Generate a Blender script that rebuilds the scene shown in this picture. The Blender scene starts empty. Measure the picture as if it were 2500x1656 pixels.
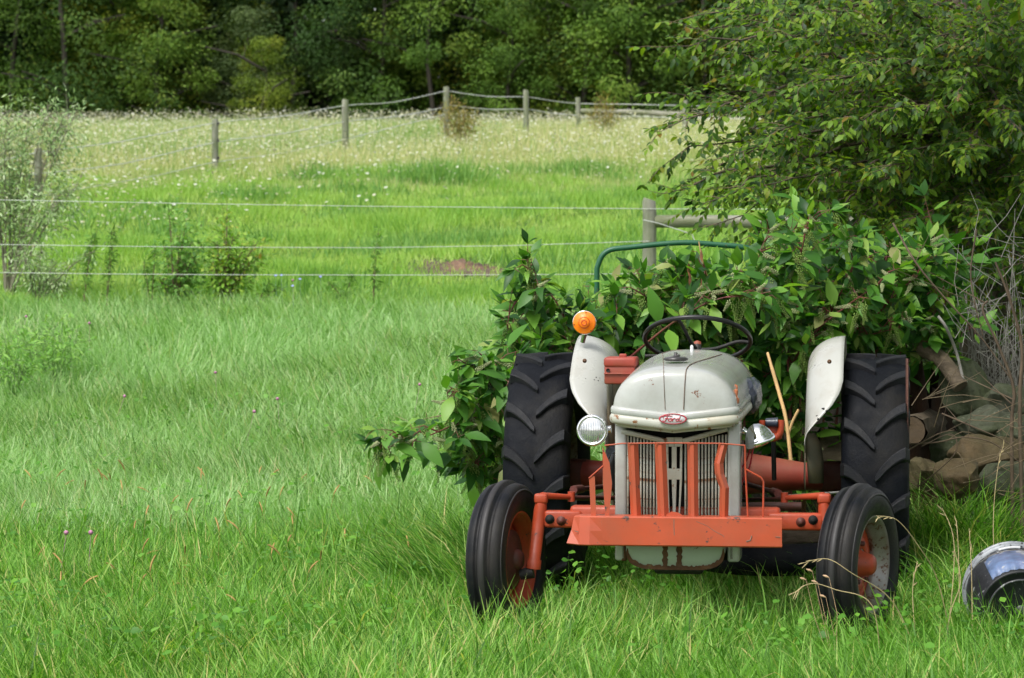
import bpy, bmesh, math, random
import numpy as np
from mathutils import Vector, Matrix
random.seed(7); rng = np.random.default_rng(11)
R = math.radians
C = bpy.context.scene.collection
sc = bpy.context.scene
# ------------------------------------------------------------------ camera, sky, sun, exposure
EYE, FP = 1.75, 7560.0                       # eye height; focal length in pixels of the 2500 px wide photograph
cam_d = bpy.data.cameras.new('camera'); cam = bpy.data.objects.new('camera', cam_d); C.objects.link(cam)
cam.location = (0, 0, EYE); cam.rotation_euler = (R(90), 0, 0)
cam_d.sensor_width = 36; cam_d.lens = FP/2500*36
cam_d.shift_y = -(828-630)/2500
cam_d.clip_start = 0.5; cam_d.clip_end = 2000
cam_d.dof.use_dof = True; cam_d.dof.focus_distance = 14.6; cam_d.dof.aperture_fstop = 7.5
sc.camera = cam
w = bpy.data.worlds.new('World'); sc.world = w; w.use_nodes = True
nt = w.node_tree; nt.nodes.clear()
wo = nt.nodes.new('ShaderNodeOutputWorld'); bg = nt.nodes.new('ShaderNodeBackground')
sky = nt.nodes.new('ShaderNodeTexSky'); sky.sky_type = 'NISHITA'; sky.sun_disc = False
SUN_EL, SUN_ROT = 54, 218
sky.sun_elevation = R(SUN_EL); sky.sun_rotation = R(SUN_ROT); sky.air_density = 1.0; sky.dust_density = 3.0
hs = nt.nodes.new('ShaderNodeHueSaturation'); hs.inputs['Saturation'].default_value = 0.22
nt.links.new(sky.outputs[0], hs.inputs['Color']); nt.links.new(hs.outputs[0], bg.inputs[0]); nt.links.new(bg.outputs[0], wo.inputs[0])
bg.inputs[1].default_value = 0.115
sun_d = bpy.data.lights.new('sun', 'SUN'); sun_d.energy = 1.35; sun_d.angle = R(24); sun_d.color = (1, .97, .92)
sun = bpy.data.objects.new('sun', sun_d); C.objects.link(sun)
a_ = R(SUN_ROT)                              # sky's sun direction: rotation 0 = +Y, turning towards +X
sd = Vector((math.sin(a_)*math.cos(R(SUN_EL)), math.cos(a_)*math.cos(R(SUN_EL)), math.sin(R(SUN_EL))))
sun.rotation_euler = sd.to_track_quat('Z', 'Y').to_euler(); sun.location = (0, 0, 60)
vs = sc.view_settings; vs.view_transform = 'Standard'; vs.look = 'None'; vs.gamma = 1; vs.use_curve_mapping = False
vs.exposure = 0.95
sc.cycles.use_denoising = True; sc.cycles.max_bounces = 9; sc.cycles.diffuse_bounces = 6; sc.cycles.glossy_bounces = 3; sc.cycles.transmission_bounces = 5
# ------------------------------------------------------------------ helpers
def at(px, py, Y): return Vector(((px-1250)/FP*Y, Y, EYE+(630-py)/FP*Y))
def atg(px, Y, dz=0):
    x = (px-1250)/FP*Y
    return Vector((x, Y, float(gz(x, Y))+dz))
PY = [-60, 10, 14, 16, 18, 24, 28, 32, 36, 40, 45, 50, 56, 62, 66, 75, 85, 92, 100, 130, 400]
PZ = [0, 0, 0, .02, .08, .43, .78, 1.10, 1.40, 1.76, 2.20, 2.66, 3.20, 3.72, 4.05, 4.55, 4.96, 5.10, 5.10, 5.3, 9]
def gz(x, y):
    x = np.asarray(x, float); y = np.asarray(y, float)
    z = np.interp(y, PY, PZ)
    k = np.clip((y-17)/12, 0, 1)
    return z + k*(.05*np.sin(x*.55+y*.31)+.04*np.sin(x*1.3-y*.9+1)+.03*np.sin(y*.7+x*.2)) + .012*np.sin(x*5+y*3)*np.cos(y*4.1)
def tag(o, label=None, cat=None, group=None, kind=None):
    if label: o['label'] = label
    if cat: o['category'] = cat
    if group: o['group'] = group
    if kind: o['kind'] = kind
    return o
def empty(name, loc, rz=0, **k):
    o = bpy.data.objects.new(name, None); C.objects.link(o); o.location = loc; o.rotation_euler = (0, 0, rz)
    o.empty_display_size = .1
    return tag(o, **k)
def link(name, me, parent=None, loc=None, rot=None, sca=None):
    o = bpy.data.objects.new(name, me); C.objects.link(o); o.parent = parent
    if loc is not None: o.location = loc
    if rot is not None: o.rotation_euler = rot
    if sca is not None: o.scale = sca
    return o
class MB:
    def __init__(s): s.v = []; s.f = []; s.sm = []
    def add(s, vs, fs, smooth=False):
        n = len(s.v); s.v += [tuple(p) for p in vs]; s.f += [tuple(i+n for i in q) for q in fs]; s.sm += [smooth]*len(fs)
    def box(s, c, d, M=None):
        c = Vector(c); hx, hy, hz = d[0]/2, d[1]/2, d[2]/2
        vs = [Vector((sx*hx, sy*hy, sz*hz)) for sz in (-1, 1) for sy in (-1, 1) for sx in (-1, 1)]
        vs = [(M @ p if M else p)+c for p in vs]
        s.add(vs, [(0, 2, 3, 1), (4, 5, 7, 6), (0, 1, 5, 4), (2, 6, 7, 3), (0, 4, 6, 2), (1, 3, 7, 5)])
    def rbox(s, c, d, b=.01, M=None, seg=2):
        bm = bmesh.new(); bmesh.ops.create_cube(bm, size=1)
        for q in bm.verts: q.co = Vector((q.co.x*d[0], q.co.y*d[1], q.co.z*d[2]))
        bmesh.ops.bevel(bm, geom=bm.edges[:], offset=b, segments=seg, affect='EDGES', profile=.5)
        bm.verts.index_update(); c = Vector(c)
        s.add([(M @ q.co if M else q.co)+c for q in bm.verts], [[q.index for q in f.verts] for f in bm.faces], True); bm.free()
    def tube(s, pts, r, n=8, caps=True, flat=1.0):
        pts = [Vector(p) for p in pts]; m = len(pts)
        rr = r if hasattr(r, '__len__') else [r]*m
        rings = []; t0 = (pts[1]-pts[0]).normalized(); u = t0.orthogonal().normalized()
        for i, p in enumerate(pts):
            t = ((pts[min(i+1, m-1)]-pts[max(i-1, 0)])).normalized()
            u = (u - t*u.dot(t))
            u = u.normalized() if u.length > 1e-6 else t.orthogonal().normalized()
            v = t.cross(u)
            rings.append([p+(u*math.cos(2*math.pi*k/n)+v*math.sin(2*math.pi*k/n)*flat)*rr[i] for k in range(n)])
        vs = [q for rg in rings for q in rg]; fs = []
        for i in range(m-1):
            for k in range(n):
                k2 = (k+1) % n; fs.append((i*n+k, i*n+k2, (i+1)*n+k2, (i+1)*n+k))
        s.add(vs, fs, True)
        if caps: s.add(rings[0], [tuple(range(n))[::-1]]); s.add(rings[-1], [tuple(range(n))])
    def lathe(s, prof, n=40, axis='X', c=(0, 0, 0), closed=False, M=None):
        # prof: list of (along axis, radius)
        vs = []; c = Vector(c)
        for (a, r) in prof:
            for k in range(n):
                th = 2*math.pi*k/n; q = (r*math.cos(th), r*math.sin(th))
                p = Vector((a, q[0], q[1])) if axis == 'X' else (Vector((q[0], q[1], a)) if axis == 'Z' else Vector((q[0], a, q[1])))
                vs.append((M @ p if M else p)+c)
        fs = []; m = len(prof)
        for i in range(m if closed else m-1):
            i2 = (i+1) % m
            for k in range(n):
                k2 = (k+1) % n; fs.append((i*n+k, i*n+k2, i2*n+k2, i2*n+k))
        s.add(vs, fs, True)
    def grid(s, P, smooth=True):
        m, n = len(P), len(P[0]); s.add([q for r_ in P for q in r_], [(i*n+j, i*n+j+1, (i+1)*n+j+1, (i+1)*n+j) for i in range(m-1) for j in range(n-1)], smooth)
    def poly(s, pts, thick):                 # flat outline extruded along vector thick
        n = len(pts); t = Vector(thick); pts = [Vector(p) for p in pts]
        s.add(pts+[p+t for p in pts], [tuple(range(n)), tuple(range(2*n-1, n-1, -1))]+[(i, i+n, (i+1) % n+n, (i+1) % n) for i in range(n)])
    def mesh(s, name, mat=None, recalc=True):
        me = bpy.data.meshes.new(name); me.from_pydata(s.v, [], s.f)
        me.polygons.foreach_set('use_smooth', s.sm)
        if recalc and len(s.f) < 60000:
            bm = bmesh.new(); bm.from_mesh(me); bmesh.ops.recalc_face_normals(bm, faces=bm.faces[:]); bm.to_mesh(me); bm.free()
        if mat: me.materials.append(mat)
        me.update(); return me
    def build(s, name, mat, parent=None, recalc=True, solid=0, bevel=0, **k):
        o = link(name, s.mesh(name, mat, recalc), parent, **k)
        if solid:
            m = o.modifiers.new('solidify', 'SOLIDIFY'); m.thickness = solid; m.offset = 0
        if bevel:
            m = o.modifiers.new('bevel', 'BEVEL'); m.width = bevel; m.segments = 2; m.limit_method = 'ANGLE'
        return o
# ------------------------------------------------------------------ materials
def new_mat(name):
    m = bpy.data.materials.new(name); m.use_nodes = True; n = m.node_tree; b = n.nodes['Principled BSDF']
    return m, n, b, n.nodes['Material Output']
def N(n, t, **k):
    q = n.nodes.new(t)
    for a, v in k.items():
        if a in q.inputs.keys(): q.inputs[a].default_value = v
        else: setattr(q, a, v)
    return q
def ramp(n, fac, stops, interp='LINEAR'):
    r_ = n.nodes.new('ShaderNodeValToRGB'); e = r_.color_ramp.elements; r_.color_ramp.interpolation = interp
    while len(e) < len(stops): e.new(.5)
    for i, (p, c) in enumerate(stops): e[i].position = p; e[i].color = (*c, 1) if len(c) == 3 else c
    n.links.new(fac, r_.inputs[0]); return r_
def mixc(n, fac, a, b, mode='MIX'):
    m = n.nodes.new('ShaderNodeMix'); m.data_type = 'RGBA'; m.blend_type = mode
    for s_, v in ((m.inputs[0], fac), (m.inputs[6], a), (m.inputs[7], b)):
        if isinstance(v, (int, float)): s_.default_value = v
        elif isinstance(v, tuple): s_.default_value = (*v, 1) if len(v) == 3 else v
        else: n.links.new(v, s_)
    return m.outputs[2]
def noise(n, scale, detail=4, rough=.55, vec=None, dist=0):
    q = n.nodes.new('ShaderNodeTexNoise'); q.inputs['Scale'].default_value = scale; q.inputs['Detail'].default_value = detail
    q.inputs['Roughness'].default_value = rough; q.inputs['Distortion'].default_value = dist
    if vec is None: vec = n.nodes.new('ShaderNodeTexCoord').outputs['Object']
    n.links.new(vec, q.inputs['Vector']); return q.outputs[0]
def surf(name, col, rough=.5, metal=0, var=.15, vscale=6, chip=None, chip_amt=.0, chip_scale=30, bump=.0, bscale=60, spec=.5, dirt=None, dirt_amt=0, coat=0, vec_scale=None):
    m, n, b, o = new_mat(name)
    vec = None
    if vec_scale:
        mp = N(n, 'ShaderNodeMapping'); mp.inputs['Scale'].default_value = vec_scale
        n.links.new(n.nodes.new('ShaderNodeTexCoord').outputs['Object'], mp.inputs[0]); vec = mp.outputs[0]
    lo = tuple(c*(1-var) for c in col); hi = tuple(min(1, c*(1+var)) for c in col)
    c = ramp(n, noise(n, vscale, 5, .6, vec), [(.3, lo), (.7, hi)]).outputs[0]
    if dirt and dirt_amt:
        f = ramp(n, noise(n, 2.6, 6, .7, vec), [(.62-dirt_amt*.3, (0, 0, 0)), (.80-dirt_amt*.2, (.8, .8, .8))]).outputs[0]
        c = mixc(n, f, c, dirt)
    if chip and chip_amt:
        f = ramp(n, noise(n, chip_scale, 8, .72, vec), [(.70-chip_amt*.25, (0, 0, 0)), (.73-chip_amt*.25, (1, 1, 1))]).outputs[0]
        c = mixc(n, f, c, chip)
    n.links.new(c, b.inputs['Base Color'])
    rr = ramp(n, noise(n, vscale*2.3, 4, .6, vec), [(.3, (rough*.8,)*3), (.7, (min(1, rough*1.2),)*3)]).outputs[0]
    n.links.new(rr, b.inputs['Roughness']); b.inputs['Metallic'].default_value = metal
    b.inputs['Specular IOR Level'].default_value = spec; b.inputs['Coat Weight'].default_value = coat
    if bump:
        bp = N(n, 'ShaderNodeBump'); bp.inputs['Strength'].default_value = bump; bp.inputs['Distance'].default_value = .01
        n.links.new(noise(n, bscale, 6, .65, vec), bp.inputs['Height']); n.links.new(bp.outputs[0], b.inputs['Normal'])
    return m
def leaf_mat(name, stops, rough=.45, trans=.35, spec=.35, tmul=(1.25, 1.35, .55), patch=None):
    # per-leaf tint: attribute rnd (joined leaves) + object random (single leaves)
    m, n, b, o = new_mat(name)
    at_ = N(n, 'ShaderNodeAttribute', attribute_name='rnd'); oi = N(n, 'ShaderNodeObjectInfo')
    ad = N(n, 'ShaderNodeMath', operation='ADD'); n.links.new(at_.outputs['Fac'], ad.inputs[0]); n.links.new(oi.outputs['Random'], ad.inputs[1])
    fr = N(n, 'ShaderNodeMath', operation='FRACT'); n.links.new(ad.outputs[0], fr.inputs[0])
    c = ramp(n, fr.outputs[0], stops).outputs[0]
    if patch:
        f = ramp(n, noise(n, patch[0], 4, .6), [(patch[1], (0, 0, 0)), (patch[1]+.12, (.7, .7, .7))]).outputs[0]
        c = mixc(n, f, c, patch[2])
    n.links.new(c, b.inputs['Base Color']); b.inputs['Roughness'].default_value = rough; b.inputs['Specular IOR Level'].default_value = spec
    tr = N(n, 'ShaderNodeBsdfTranslucent'); n.links.new(mixc(n, 1.0, c, tmul, 'MULTIPLY'), tr.inputs[0])
    mx = N(n, 'ShaderNodeMixShader'); mx.inputs[0].default_value = trans
    n.links.new(b.outputs[0], mx.inputs[1]); n.links.new(tr.outputs[0], mx.inputs[2]); n.links.new(mx.outputs[0], o.inputs[0])
    return m
# ------------------------------------------------------------------ leaves in bulk
def unit(a): return a/np.maximum(np.linalg.norm(a, axis=-1, keepdims=True), 1e-9)
def make_mesh(name, V, faces_flat, sizes, mat, smooth=False, rnd=None):
    me = bpy.data.meshes.new(name); me.vertices.add(len(V)); me.vertices.foreach_set('co', np.asarray(V, np.float32).ravel())
    me.loops.add(len(faces_flat)); me.loops.foreach_set('vertex_index', np.asarray(faces_flat, np.int32))
    st = np.concatenate([[0], np.cumsum(sizes)[:-1]]).astype(np.int32)
    me.polygons.add(len(sizes)); me.polygons.foreach_set('loop_start', st); me.polygons.foreach_set('loop_total', np.asarray(sizes, np.int32))
    me.polygons.foreach_set('use_smooth', np.full(len(sizes), smooth, bool))
    if rnd is not None:
        a = me.attributes.new('rnd', 'FLOAT', 'POINT'); a.data.foreach_set('value', np.asarray(rnd, np.float32))
    me.update(calc_edges=True); me.validate(); me.materials.append(mat); return me
def leaf_template(wid=.5, segs=4, fold=.18, curl=.25, tipy=1.0, petiole=.0):
    # along +y, width across x, normal +z, length 1
    prof = {2: [0, .75, 0], 3: [0, .9, .75, 0], 4: [0, .75, 1, .62, 0], 5: [0, .6, 1, .85, .5, 0]}[segs]
    V = []; F = []
    for i, p in enumerate(prof):
        t = i/(len(prof)-1); z = -curl*t*t; y = petiole+t*(1-petiole)
        if p == 0: V.append([(0, y, z)])
        else: V.append([(-p*wid/2, y, z+fold*p*wid/2), (0, y, z), (p*wid/2, y, z+fold*p*wid/2)])
    idx = []; k = 0; flat = []
    for r_ in V: idx.append(list(range(k, k+len(r_)))); k += len(r_); flat += r_
    for i in range(len(V)-1):
        a, b = idx[i], idx[i+1]
        if len(a) == 1: F += [(a[0], b[1], b[0]), (a[0], b[2], b[1])]
        elif len(b) == 1: F += [(a[0], a[1], b[0]), (a[1], a[2], b[0])]
        else: F += [(a[0], a[1], b[1], b[0]), (a[1], a[2], b[2], b[1])]
    return np.array(flat, float), F
def frames(D, Nn):
    D = unit(D); X = unit(np.cross(D, Nn)); Z = np.cross(X, D); return X, D, Z
def leaves_mesh(name, P, D, Nn, S, tmpl, mat, rnd=None, smooth=True):
    V, F = tmpl; X, Y, Z = frames(D, Nn); n = len(P); m = len(V)
    W = P[:, None, :] + S[:, None, None]*(V[None, :, 0:1]*X[:, None, :]+V[None, :, 1:2]*Y[:, None, :]+V[None, :, 2:3]*Z[:, None, :])
    sz = np.array([len(f) for f in F]); fl = np.array([i for f in F for i in f])
    flat = (fl[None, :]+(np.arange(n)*m)[:, None]).ravel()
    if rnd is None: rnd = rng.random(n)
    return make_mesh(name, W.reshape(-1, 3), flat, np.tile(sz, n), mat, smooth, np.repeat(rnd, m))
def leaf_objects(P, D, Nn, S, tmpl, mat, parent, name='leaf'):
    V, F = tmpl; me = bpy.data.meshes.new(name); me.from_pydata([tuple(v) for v in V], [], F); me.materials.append(mat)
    me.polygons.foreach_set('use_smooth', [True]*len(F))
    X, Y, Z = frames(D, Nn); inv = parent.matrix_basis.inverted() if parent else Matrix()
    for i in range(len(P)):
        o = bpy.data.objects.new(name, me); C.objects.link(o); o.parent = parent
        M = Matrix(((X[i][0], Y[i][0], Z[i][0], P[i][0]), (X[i][1], Y[i][1], Z[i][1], P[i][1]), (X[i][2], Y[i][2], Z[i][2], P[i][2]), (0, 0, 0, 1)))
        o.matrix_basis = inv @ M @ Matrix.Scale(float(S[i]), 4)
def foliage(parent, P, D, Nn, S, tmpl, mat, singles=300, lite=None, key=None):
    P, D, Nn, S = map(np.asarray, (P, D, Nn, S))
    if key is None: key = -S/np.maximum(P[:, 1], 1)
    order = np.argsort(key); a, b = order[:singles], order[singles:]
    if singles: leaf_objects(P[a], D[a], Nn[a], S[a], tmpl, mat, parent)
    if len(b):
        T_ = lite if isinstance(lite, list) else [lite or tmpl]; rng.shuffle(b)
        for j, t_ in enumerate(T_):
            c = b[j::len(T_)]; me = leaves_mesh('foliage', P[c], D[c], Nn[c], S[c], t_, mat)
            o = link('foliage', me, parent); o['kind'] = 'stuff'
            if parent: o.matrix_basis = parent.matrix_basis.inverted()
# grass blades
def blades(name, x, y, L, wd, th0, th1, head, mat, rnd, segs=3, z=None, parent=None, lift=0):
    n = len(x); z = gz(x, y) if z is None else z
    side = head+np.pi/2+rng.normal(0, .7, n)
    sx, sy = np.cos(side), np.sin(side)
    P = np.stack([x, y, z-.02+lift], 1); cur = P.copy(); V = []
    prof = {3: [1, .85, .55], 2: [1, .7], 1: [1]}[segs]
    hd = np.stack([np.cos(head), np.sin(head), np.zeros(n)], 1)
    for i in range(segs+1):
        if i < segs:
            h = (wd*prof[i]/2)[:, None]*np.stack([sx, sy, np.zeros(n)], 1); V += [cur-h, cur+h]
        else: V.append(cur)
        th = th0+(th1-th0)*(i+.5)/segs
        cur = cur+(L/segs)[:, None]*(np.sin(th)[:, None]*hd+np.cos(th)[:, None]*np.array([0, 0, 1.0]))
    m = 2*segs+1; V = np.stack(V, 1).reshape(-1, 3)
    F = [(2*i, 2*i+1, 2*i+3, 2*i+2) for i in range(segs-1)]+[(2*segs-2, 2*segs-1, 2*segs)]
    sz = np.array([len(f) for f in F]); fl = np.array([i for f in F for i in f])
    flat = (fl[None, :]+(np.arange(n)*m)[:, None]).ravel()
    me = make_mesh(name, V, flat, np.tile(sz, n), mat, True, np.repeat(rnd, m))
    return link(name, me, parent)
def ico(sub, seed, amp=.15, freq=1.6, sc_=(1, 1, 1), hf=0, cuts=0):
    bm = bmesh.new(); bmesh.ops.create_icosphere(bm, subdivisions=sub, radius=1)
    r_ = np.random.default_rng(seed); K = r_.normal(0, freq, (9, 3)); ph = r_.random(9)*6.28; am = r_.random(9)*amp
    out = []; pn = unit(r_.normal(0, 1, (cuts, 3))) if cuts else None; pd = r_.uniform(.55, .88, cuts) if cuts else None
    for v in bm.verts:
        c = np.array(v.co)
        for j in range(cuts):
            q = c@pn[j]
            if q > pd[j]: c = c-pn[j]*(q-pd[j])*.92
        d = 1+sum(am[i]*math.sin(K[i]@c*(1+i*.45)+ph[i])/(1+i*.35) for i in range(9))+(hf*(math.sin(c@K[0]*5+ph[1])*math.cos(c@K[3]*6+ph[2])+.7*math.sin(c@K[5]*11+ph[4])*math.sin(c@K[7]*9)) if hf else 0)
        out.append(tuple(c*d*np.array(sc_)))
    F = [[q.index for q in f.verts] for f in bm.faces]; bm.free(); return out, F
def bez(p, n=12):
    p = [Vector(q) for q in p]; out = []
    m = len(p)
    for i in range(m-1):
        p0, p1, p2, p3 = p[max(i-1, 0)], p[i], p[i+1], p[min(i+2, m-1)]
        for k in range(n):
            t = k/n; out.append(.5*((2*p1)+(-p0+p2)*t+(2*p0-5*p1+4*p2-p3)*t*t+(-p0+3*p1-3*p2+p3)*t**3))
    out.append(p[-1]); return out
# ------------------------------------------------------------------ ground
m_ground, n_, b_, o_ = new_mat('field_soil')
g1 = ramp(n_, noise(n_, .8, 6, .65), [(.3, (.035, .055, .012)), (.6, (.07, .12, .02)), (.75, (.10, .13, .035))]).outputs[0]
n_.links.new(g1, b_.inputs['Base Color']); b_.inputs['Roughness'].default_value = .9
ys = np.concatenate([np.arange(-60, 10, 5), np.arange(10, 36, .4), np.arange(36, 104, 1.0), np.arange(104, 200, 8), np.arange(200, 1600, 100)])
xs = np.concatenate([np.arange(-700, -40, 60), np.arange(-40, -8, 2), np.arange(-8, 10, .4), np.arange(10, 42, 2), np.arange(42, 703, 60)])
X_, Y_ = np.meshgrid(xs, ys); Z_ = gz(X_, Y_)-.01*np.clip(Y_-100, 0, None)*0
V_ = np.stack([X_, Y_, Z_], -1).reshape(-1, 3); nx = len(xs)
F_ = np.array([(i*nx+j, i*nx+j+1, (i+1)*nx+j+1, (i+1)*nx+j) for i in range(len(ys)-1) for j in range(nx-1)])
tag(link('ground', make_mesh('ground', V_, F_.ravel(), np.full(len(F_), 4), m_ground, True)), kind='structure')
# ------------------------------------------------------------------ grass
def area(n, y0, y1, pw=0, margin=1.5, px0=-260, px1=2860):
    y = y0+(y1-y0)*rng.random(n)**(1/(1+pw)) if pw >= 0 else y0*(y1/y0)**rng.random(n)
    x = ((px0-1250)+(px1-px0)*rng.random(n))/FP*y; return x, y
def lown(x, y, s, seed=0):
    return (np.sin(x*s+seed)*np.cos(y*s*.8+seed*2)+np.sin(x*s*1.9-y*s*1.3+seed)+.6*np.sin(x*s*3.7+y*s*2.9+seed*3))/2.6
GREEN_L = [(0, (.045, .130, .012)), (.25, (.105, .270, .028)), (.5, (.190, .420, .055)), (.75, (.31, .56, .12)), (.92, (.46, .62, .18)), (1, (.66, .54, .24))]
m_grass = leaf_mat('grass_blade', GREEN_L, rough=.45, trans=.45, spec=.3, tmul=(1.1, 1.35, .4))
m_gmid = leaf_mat('grass_blade_mid', [(0, (.075, .19, .030)), (.3, (.18, .37, .080)), (.65, (.32, .55, .18)), (.92, (.48, .66, .33)), (1, (.58, .57, .30))], rough=.40, trans=.42, spec=.4, tmul=(1.1, 1.3, .5))
m_gpast = leaf_mat('pasture_blade', [(0, (.12, .25, .06)), (.35, (.22, .42, .085)), (.7, (.36, .57, .12)), (1, (.52, .63, .20))], rough=.6, trans=.4, spec=.2)
m_gmead = leaf_mat('meadow_stalk', [(0, (.17, .36, .09)), (.3, (.30, .46, .14)), (.6, (.54, .56, .26)), (1, (.72, .67, .44))], rough=.7, trans=.35, spec=.15)
def wheelmask(x, y):
    k = np.ones(len(x), bool)
    for cx_, cy_, a, rx, ry in ((-.024, 14.0, 19, .10, .34), (1.55, 13.9, 26, .10, .34), (.125, 15.85, 7, .17, .5), (1.87, 15.6, 7, .17, .5)):
        c, s = math.cos(R(-a)), math.sin(R(-a)); u = (x-cx_)*c+(y-cy_)*s; v = -(x-cx_)*s+(y-cy_)*c
        k &= ~((abs(u) < rx) & (abs(v) < ry))
    return k
def tones(x, y, n, s=1.1, amp=.22, base=.42, sd=.17): return np.clip(base+amp*lown(x, y, s, 3)+.1*lown(x, y, s*4, 8)+rng.normal(0, sd, n), 0, .999)
# foreground
n = 138000; x, y = area(n, 11.8, 18.2, -1); k = wheelmask(x, y); x, y = x[k], y[k]; n = len(x)
und = (np.abs(x-.8) < .75) & (y > 13.9) & (y < 16.5)      # thin and low under the tractor
L = .20+.13*rng.random(n)+.05*lown(x, y, 1.7, 5); L *= np.where(rng.random(n) < .06, 1.45, 1)*np.where(und, .7, 1)*np.where(y < 13.2, .85, 1)
hd = np.where(rng.random(n) < .45, rng.random(n)*6.28, 2.4+2.2*lown(x, y, 1.3, 1)+rng.normal(0, .9, n))
blades('lawn_grass', x, y, L, .004+.011*rng.random(n)**2, .0+.8*rng.random(n), .4+1.8*rng.random(n), hd, m_grass, tones(x, y, n, 1.0, .26, .48, .30))
tag(C.objects['lawn_grass'], 'tall uncut green grass filling the foreground around the tractor', 'grass', kind='stuff')
# tufts: long arching blades
tx, ty, tL, th_ = [], [], [], []
def tuft(px, Y, nb, L, spread=.07, hd0=None):
    c = atg(px, Y)
    for _ in range(nb):
        tx.append(c.x+random.gauss(0, spread)); ty.append(c.y+random.gauss(0, spread)); tL.append(L*random.uniform(.6, 1.1)); th_.append(random.uniform(0, 6.28) if hd0 is None else random.gauss(hd0, .6))
for px in range(1030, 1210, 22): tuft(px, 15.0+random.random()*1.5, 150, .60, .11, 2.8)
for px in range(1960, 2540, 28): tuft(px+random.uniform(-10, 10), random.uniform(13.0, 16.4), 90, .42, .10)
for px in range(2235, 2560, 11): tuft(px, random.uniform(14.6, 16.3), 80, .52, .10)
for px in range(2222, 2440, 9): tuft(px, random.uniform(15.9, 16.6), 75, .80, .08)
for px in range(1360, 1990, 30): tuft(px+random.uniform(-10, 10), random.uniform(13.0, 13.6), 60, .30, .09)
for _ in range(130): tuft(random.uniform(-20, 1400), random.uniform(12.6, 16.5), 26, .36, .06)
tx, ty, tL, th_ = map(np.array, (tx, ty, tL, th_)); k = wheelmask(tx, ty); tx, ty, tL, th_ = tx[k], ty[k], tL[k], th_[k]; n = len(tx)
blades('long_grass', tx, ty, tL, .006+.005*rng.random(n), .05+.3*rng.random(n), 1.1+.9*rng.random(n), th_, m_grass, np.clip(rng.normal(.50, .22, n), 0, .999), segs=4 if False else 3)
tag(C.objects['long_grass'], 'long arching tufts of grass against the tractor wheels', 'grass', kind='stuff')
# middle
n = 215000; x, y = area(n, 17.5, 32.6, -1)
L = .24+.14*rng.random(n)+.07*lown(x, y, .9, 2)
hd = np.where(rng.random(n) < .4, rng.random(n)*6.28, 2.9+2.2*lown(x, y, .9, 4)+rng.normal(0, .8, n))
blades('hay_grass', x, y, L, .006+.010*rng.random(n)**1.5, .0+.7*rng.random(n), .5+1.6*rng.random(n), hd, m_gmid, tones(x, y, n, .7, .34, .47, .24), segs=2)
tag(C.objects['hay_grass'], 'pale windblown grass between the lawn and the wire fence', 'grass', kind='stuff')
# pasture behind the near fence
n = 340000; x, y = area(n, 32.4, 66, -1)
bare = ((x-(-.73))/.85)**2+((y-38.4)/1.1)**2+.25*np.sin(x*9)*np.cos(y*5) < 1
k = ~bare | (rng.random(n) < .30); x, y = x[k], y[k]; n = len(x)
hump = np.clip(lown(x, y, .8, 6), 0, 1)
L = (.09+.07*rng.random(n)+.30*hump+.10*np.clip((y-44)/20, 0, 1))*np.where(y < 36, .9, 1)
blades('pasture_grass', x, y, L, .012+.012*rng.random(n)+.00018*(y-32), .2+.8*rng.random(n), .2+.8*rng.random(n), rng.random(n)*6.28, m_gpast, np.clip(.56-.34*hump+.18*lown(x, y, .35, 9)+.24*lown(x, y, 2.1, 5)+.14*lown(x*.4, y, 5, 2)+rng.normal(0, .15, n), 0, .999), segs=1)
tag(C.objects['pasture_grass'], 'short bright green pasture grass on the slope behind the near fence', 'grass', kind='stuff')
# meadow
def medge(x): return 55.5+2.2/(1+np.exp(-(x+2.5)*1.5))-1.5*np.exp(-((x-2.5)/2)**2)+.8*np.sin(x*.9)+.6*np.sin(x*2.3+1)
n = 320000; x, y = area(n, 50, 96, -1); ed = medge(x); p = np.clip((y-ed+6)/9, .04, 1); p = np.where(x > 7, p*.5, p)
k = rng.random(n) < p; x, y = x[k], y[k]; n = len(x)
den = np.clip((y-medge(x)+2)/6, 0, 1)
L = (.24+.36*den*rng.random(n)+.12*den)
blades('meadow_grass', x, y, L, .014+.014*rng.random(n), .05+.5*rng.random(n), .2+.6*rng.random(n), rng.random(n)*6.28, m_gmead, np.clip(.10+.50*den*np.clip(1-(x+2)*.10, .35, 1)+.16*lown(x, y, .5, 2)+.10*lown(x, y, 1.6, 4)+rng.normal(0, .20, n), 0, .999), segs=1)
tag(C.objects['meadow_grass'], 'tan flowering meadow grass on the far slope below the wood', 'meadow', kind='stuff')
# softer weed clumps standing in the pasture
cx2, cy2, cL2 = [], [], []
for px, Y, n_, sp, Lh in ((1070, 53.5, 1500, .42, .50), (1430, 56, 900, .40, .36), (775, 54, 700, .28, .40), (860, 55, 600, .4, .3), (1300, 50, 500, .6, .22), (870, 46, 500, .45, .2), (1180, 42, 900, .45, .24), (1010, 42, 900, .45, .25), (900, 40.5, 600, .4, .22), (650, 49, 500, .3, .3), (1520, 52, 600, .5, .22), (350, 47, 500, .5, .25), (720, 36, 500, .5, .22), (1050, 35.5, 400, .6, .2), (1380, 36, 500, .5, .24), (560, 39, 400, .5, .2))+tuple((random.uniform(-20, 1750), random.uniform(33.5, 57), random.randint(80, 260), random.uniform(.12, .45), random.uniform(.14, .34)) for _ in range(90)):
    if 920 < px < 1290 and 35.5 < Y < 41.5 and n_ < 300: continue
    p = atg(px, Y); cx2.append(p.x+rng.normal(0, sp, n_)); cy2.append(Y+rng.normal(0, sp, n_)); cL2.append(Lh*(.6+.7*rng.random(n_)))
x, y, L = map(np.concatenate, (cx2, cy2, cL2)); n = len(x)
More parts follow.
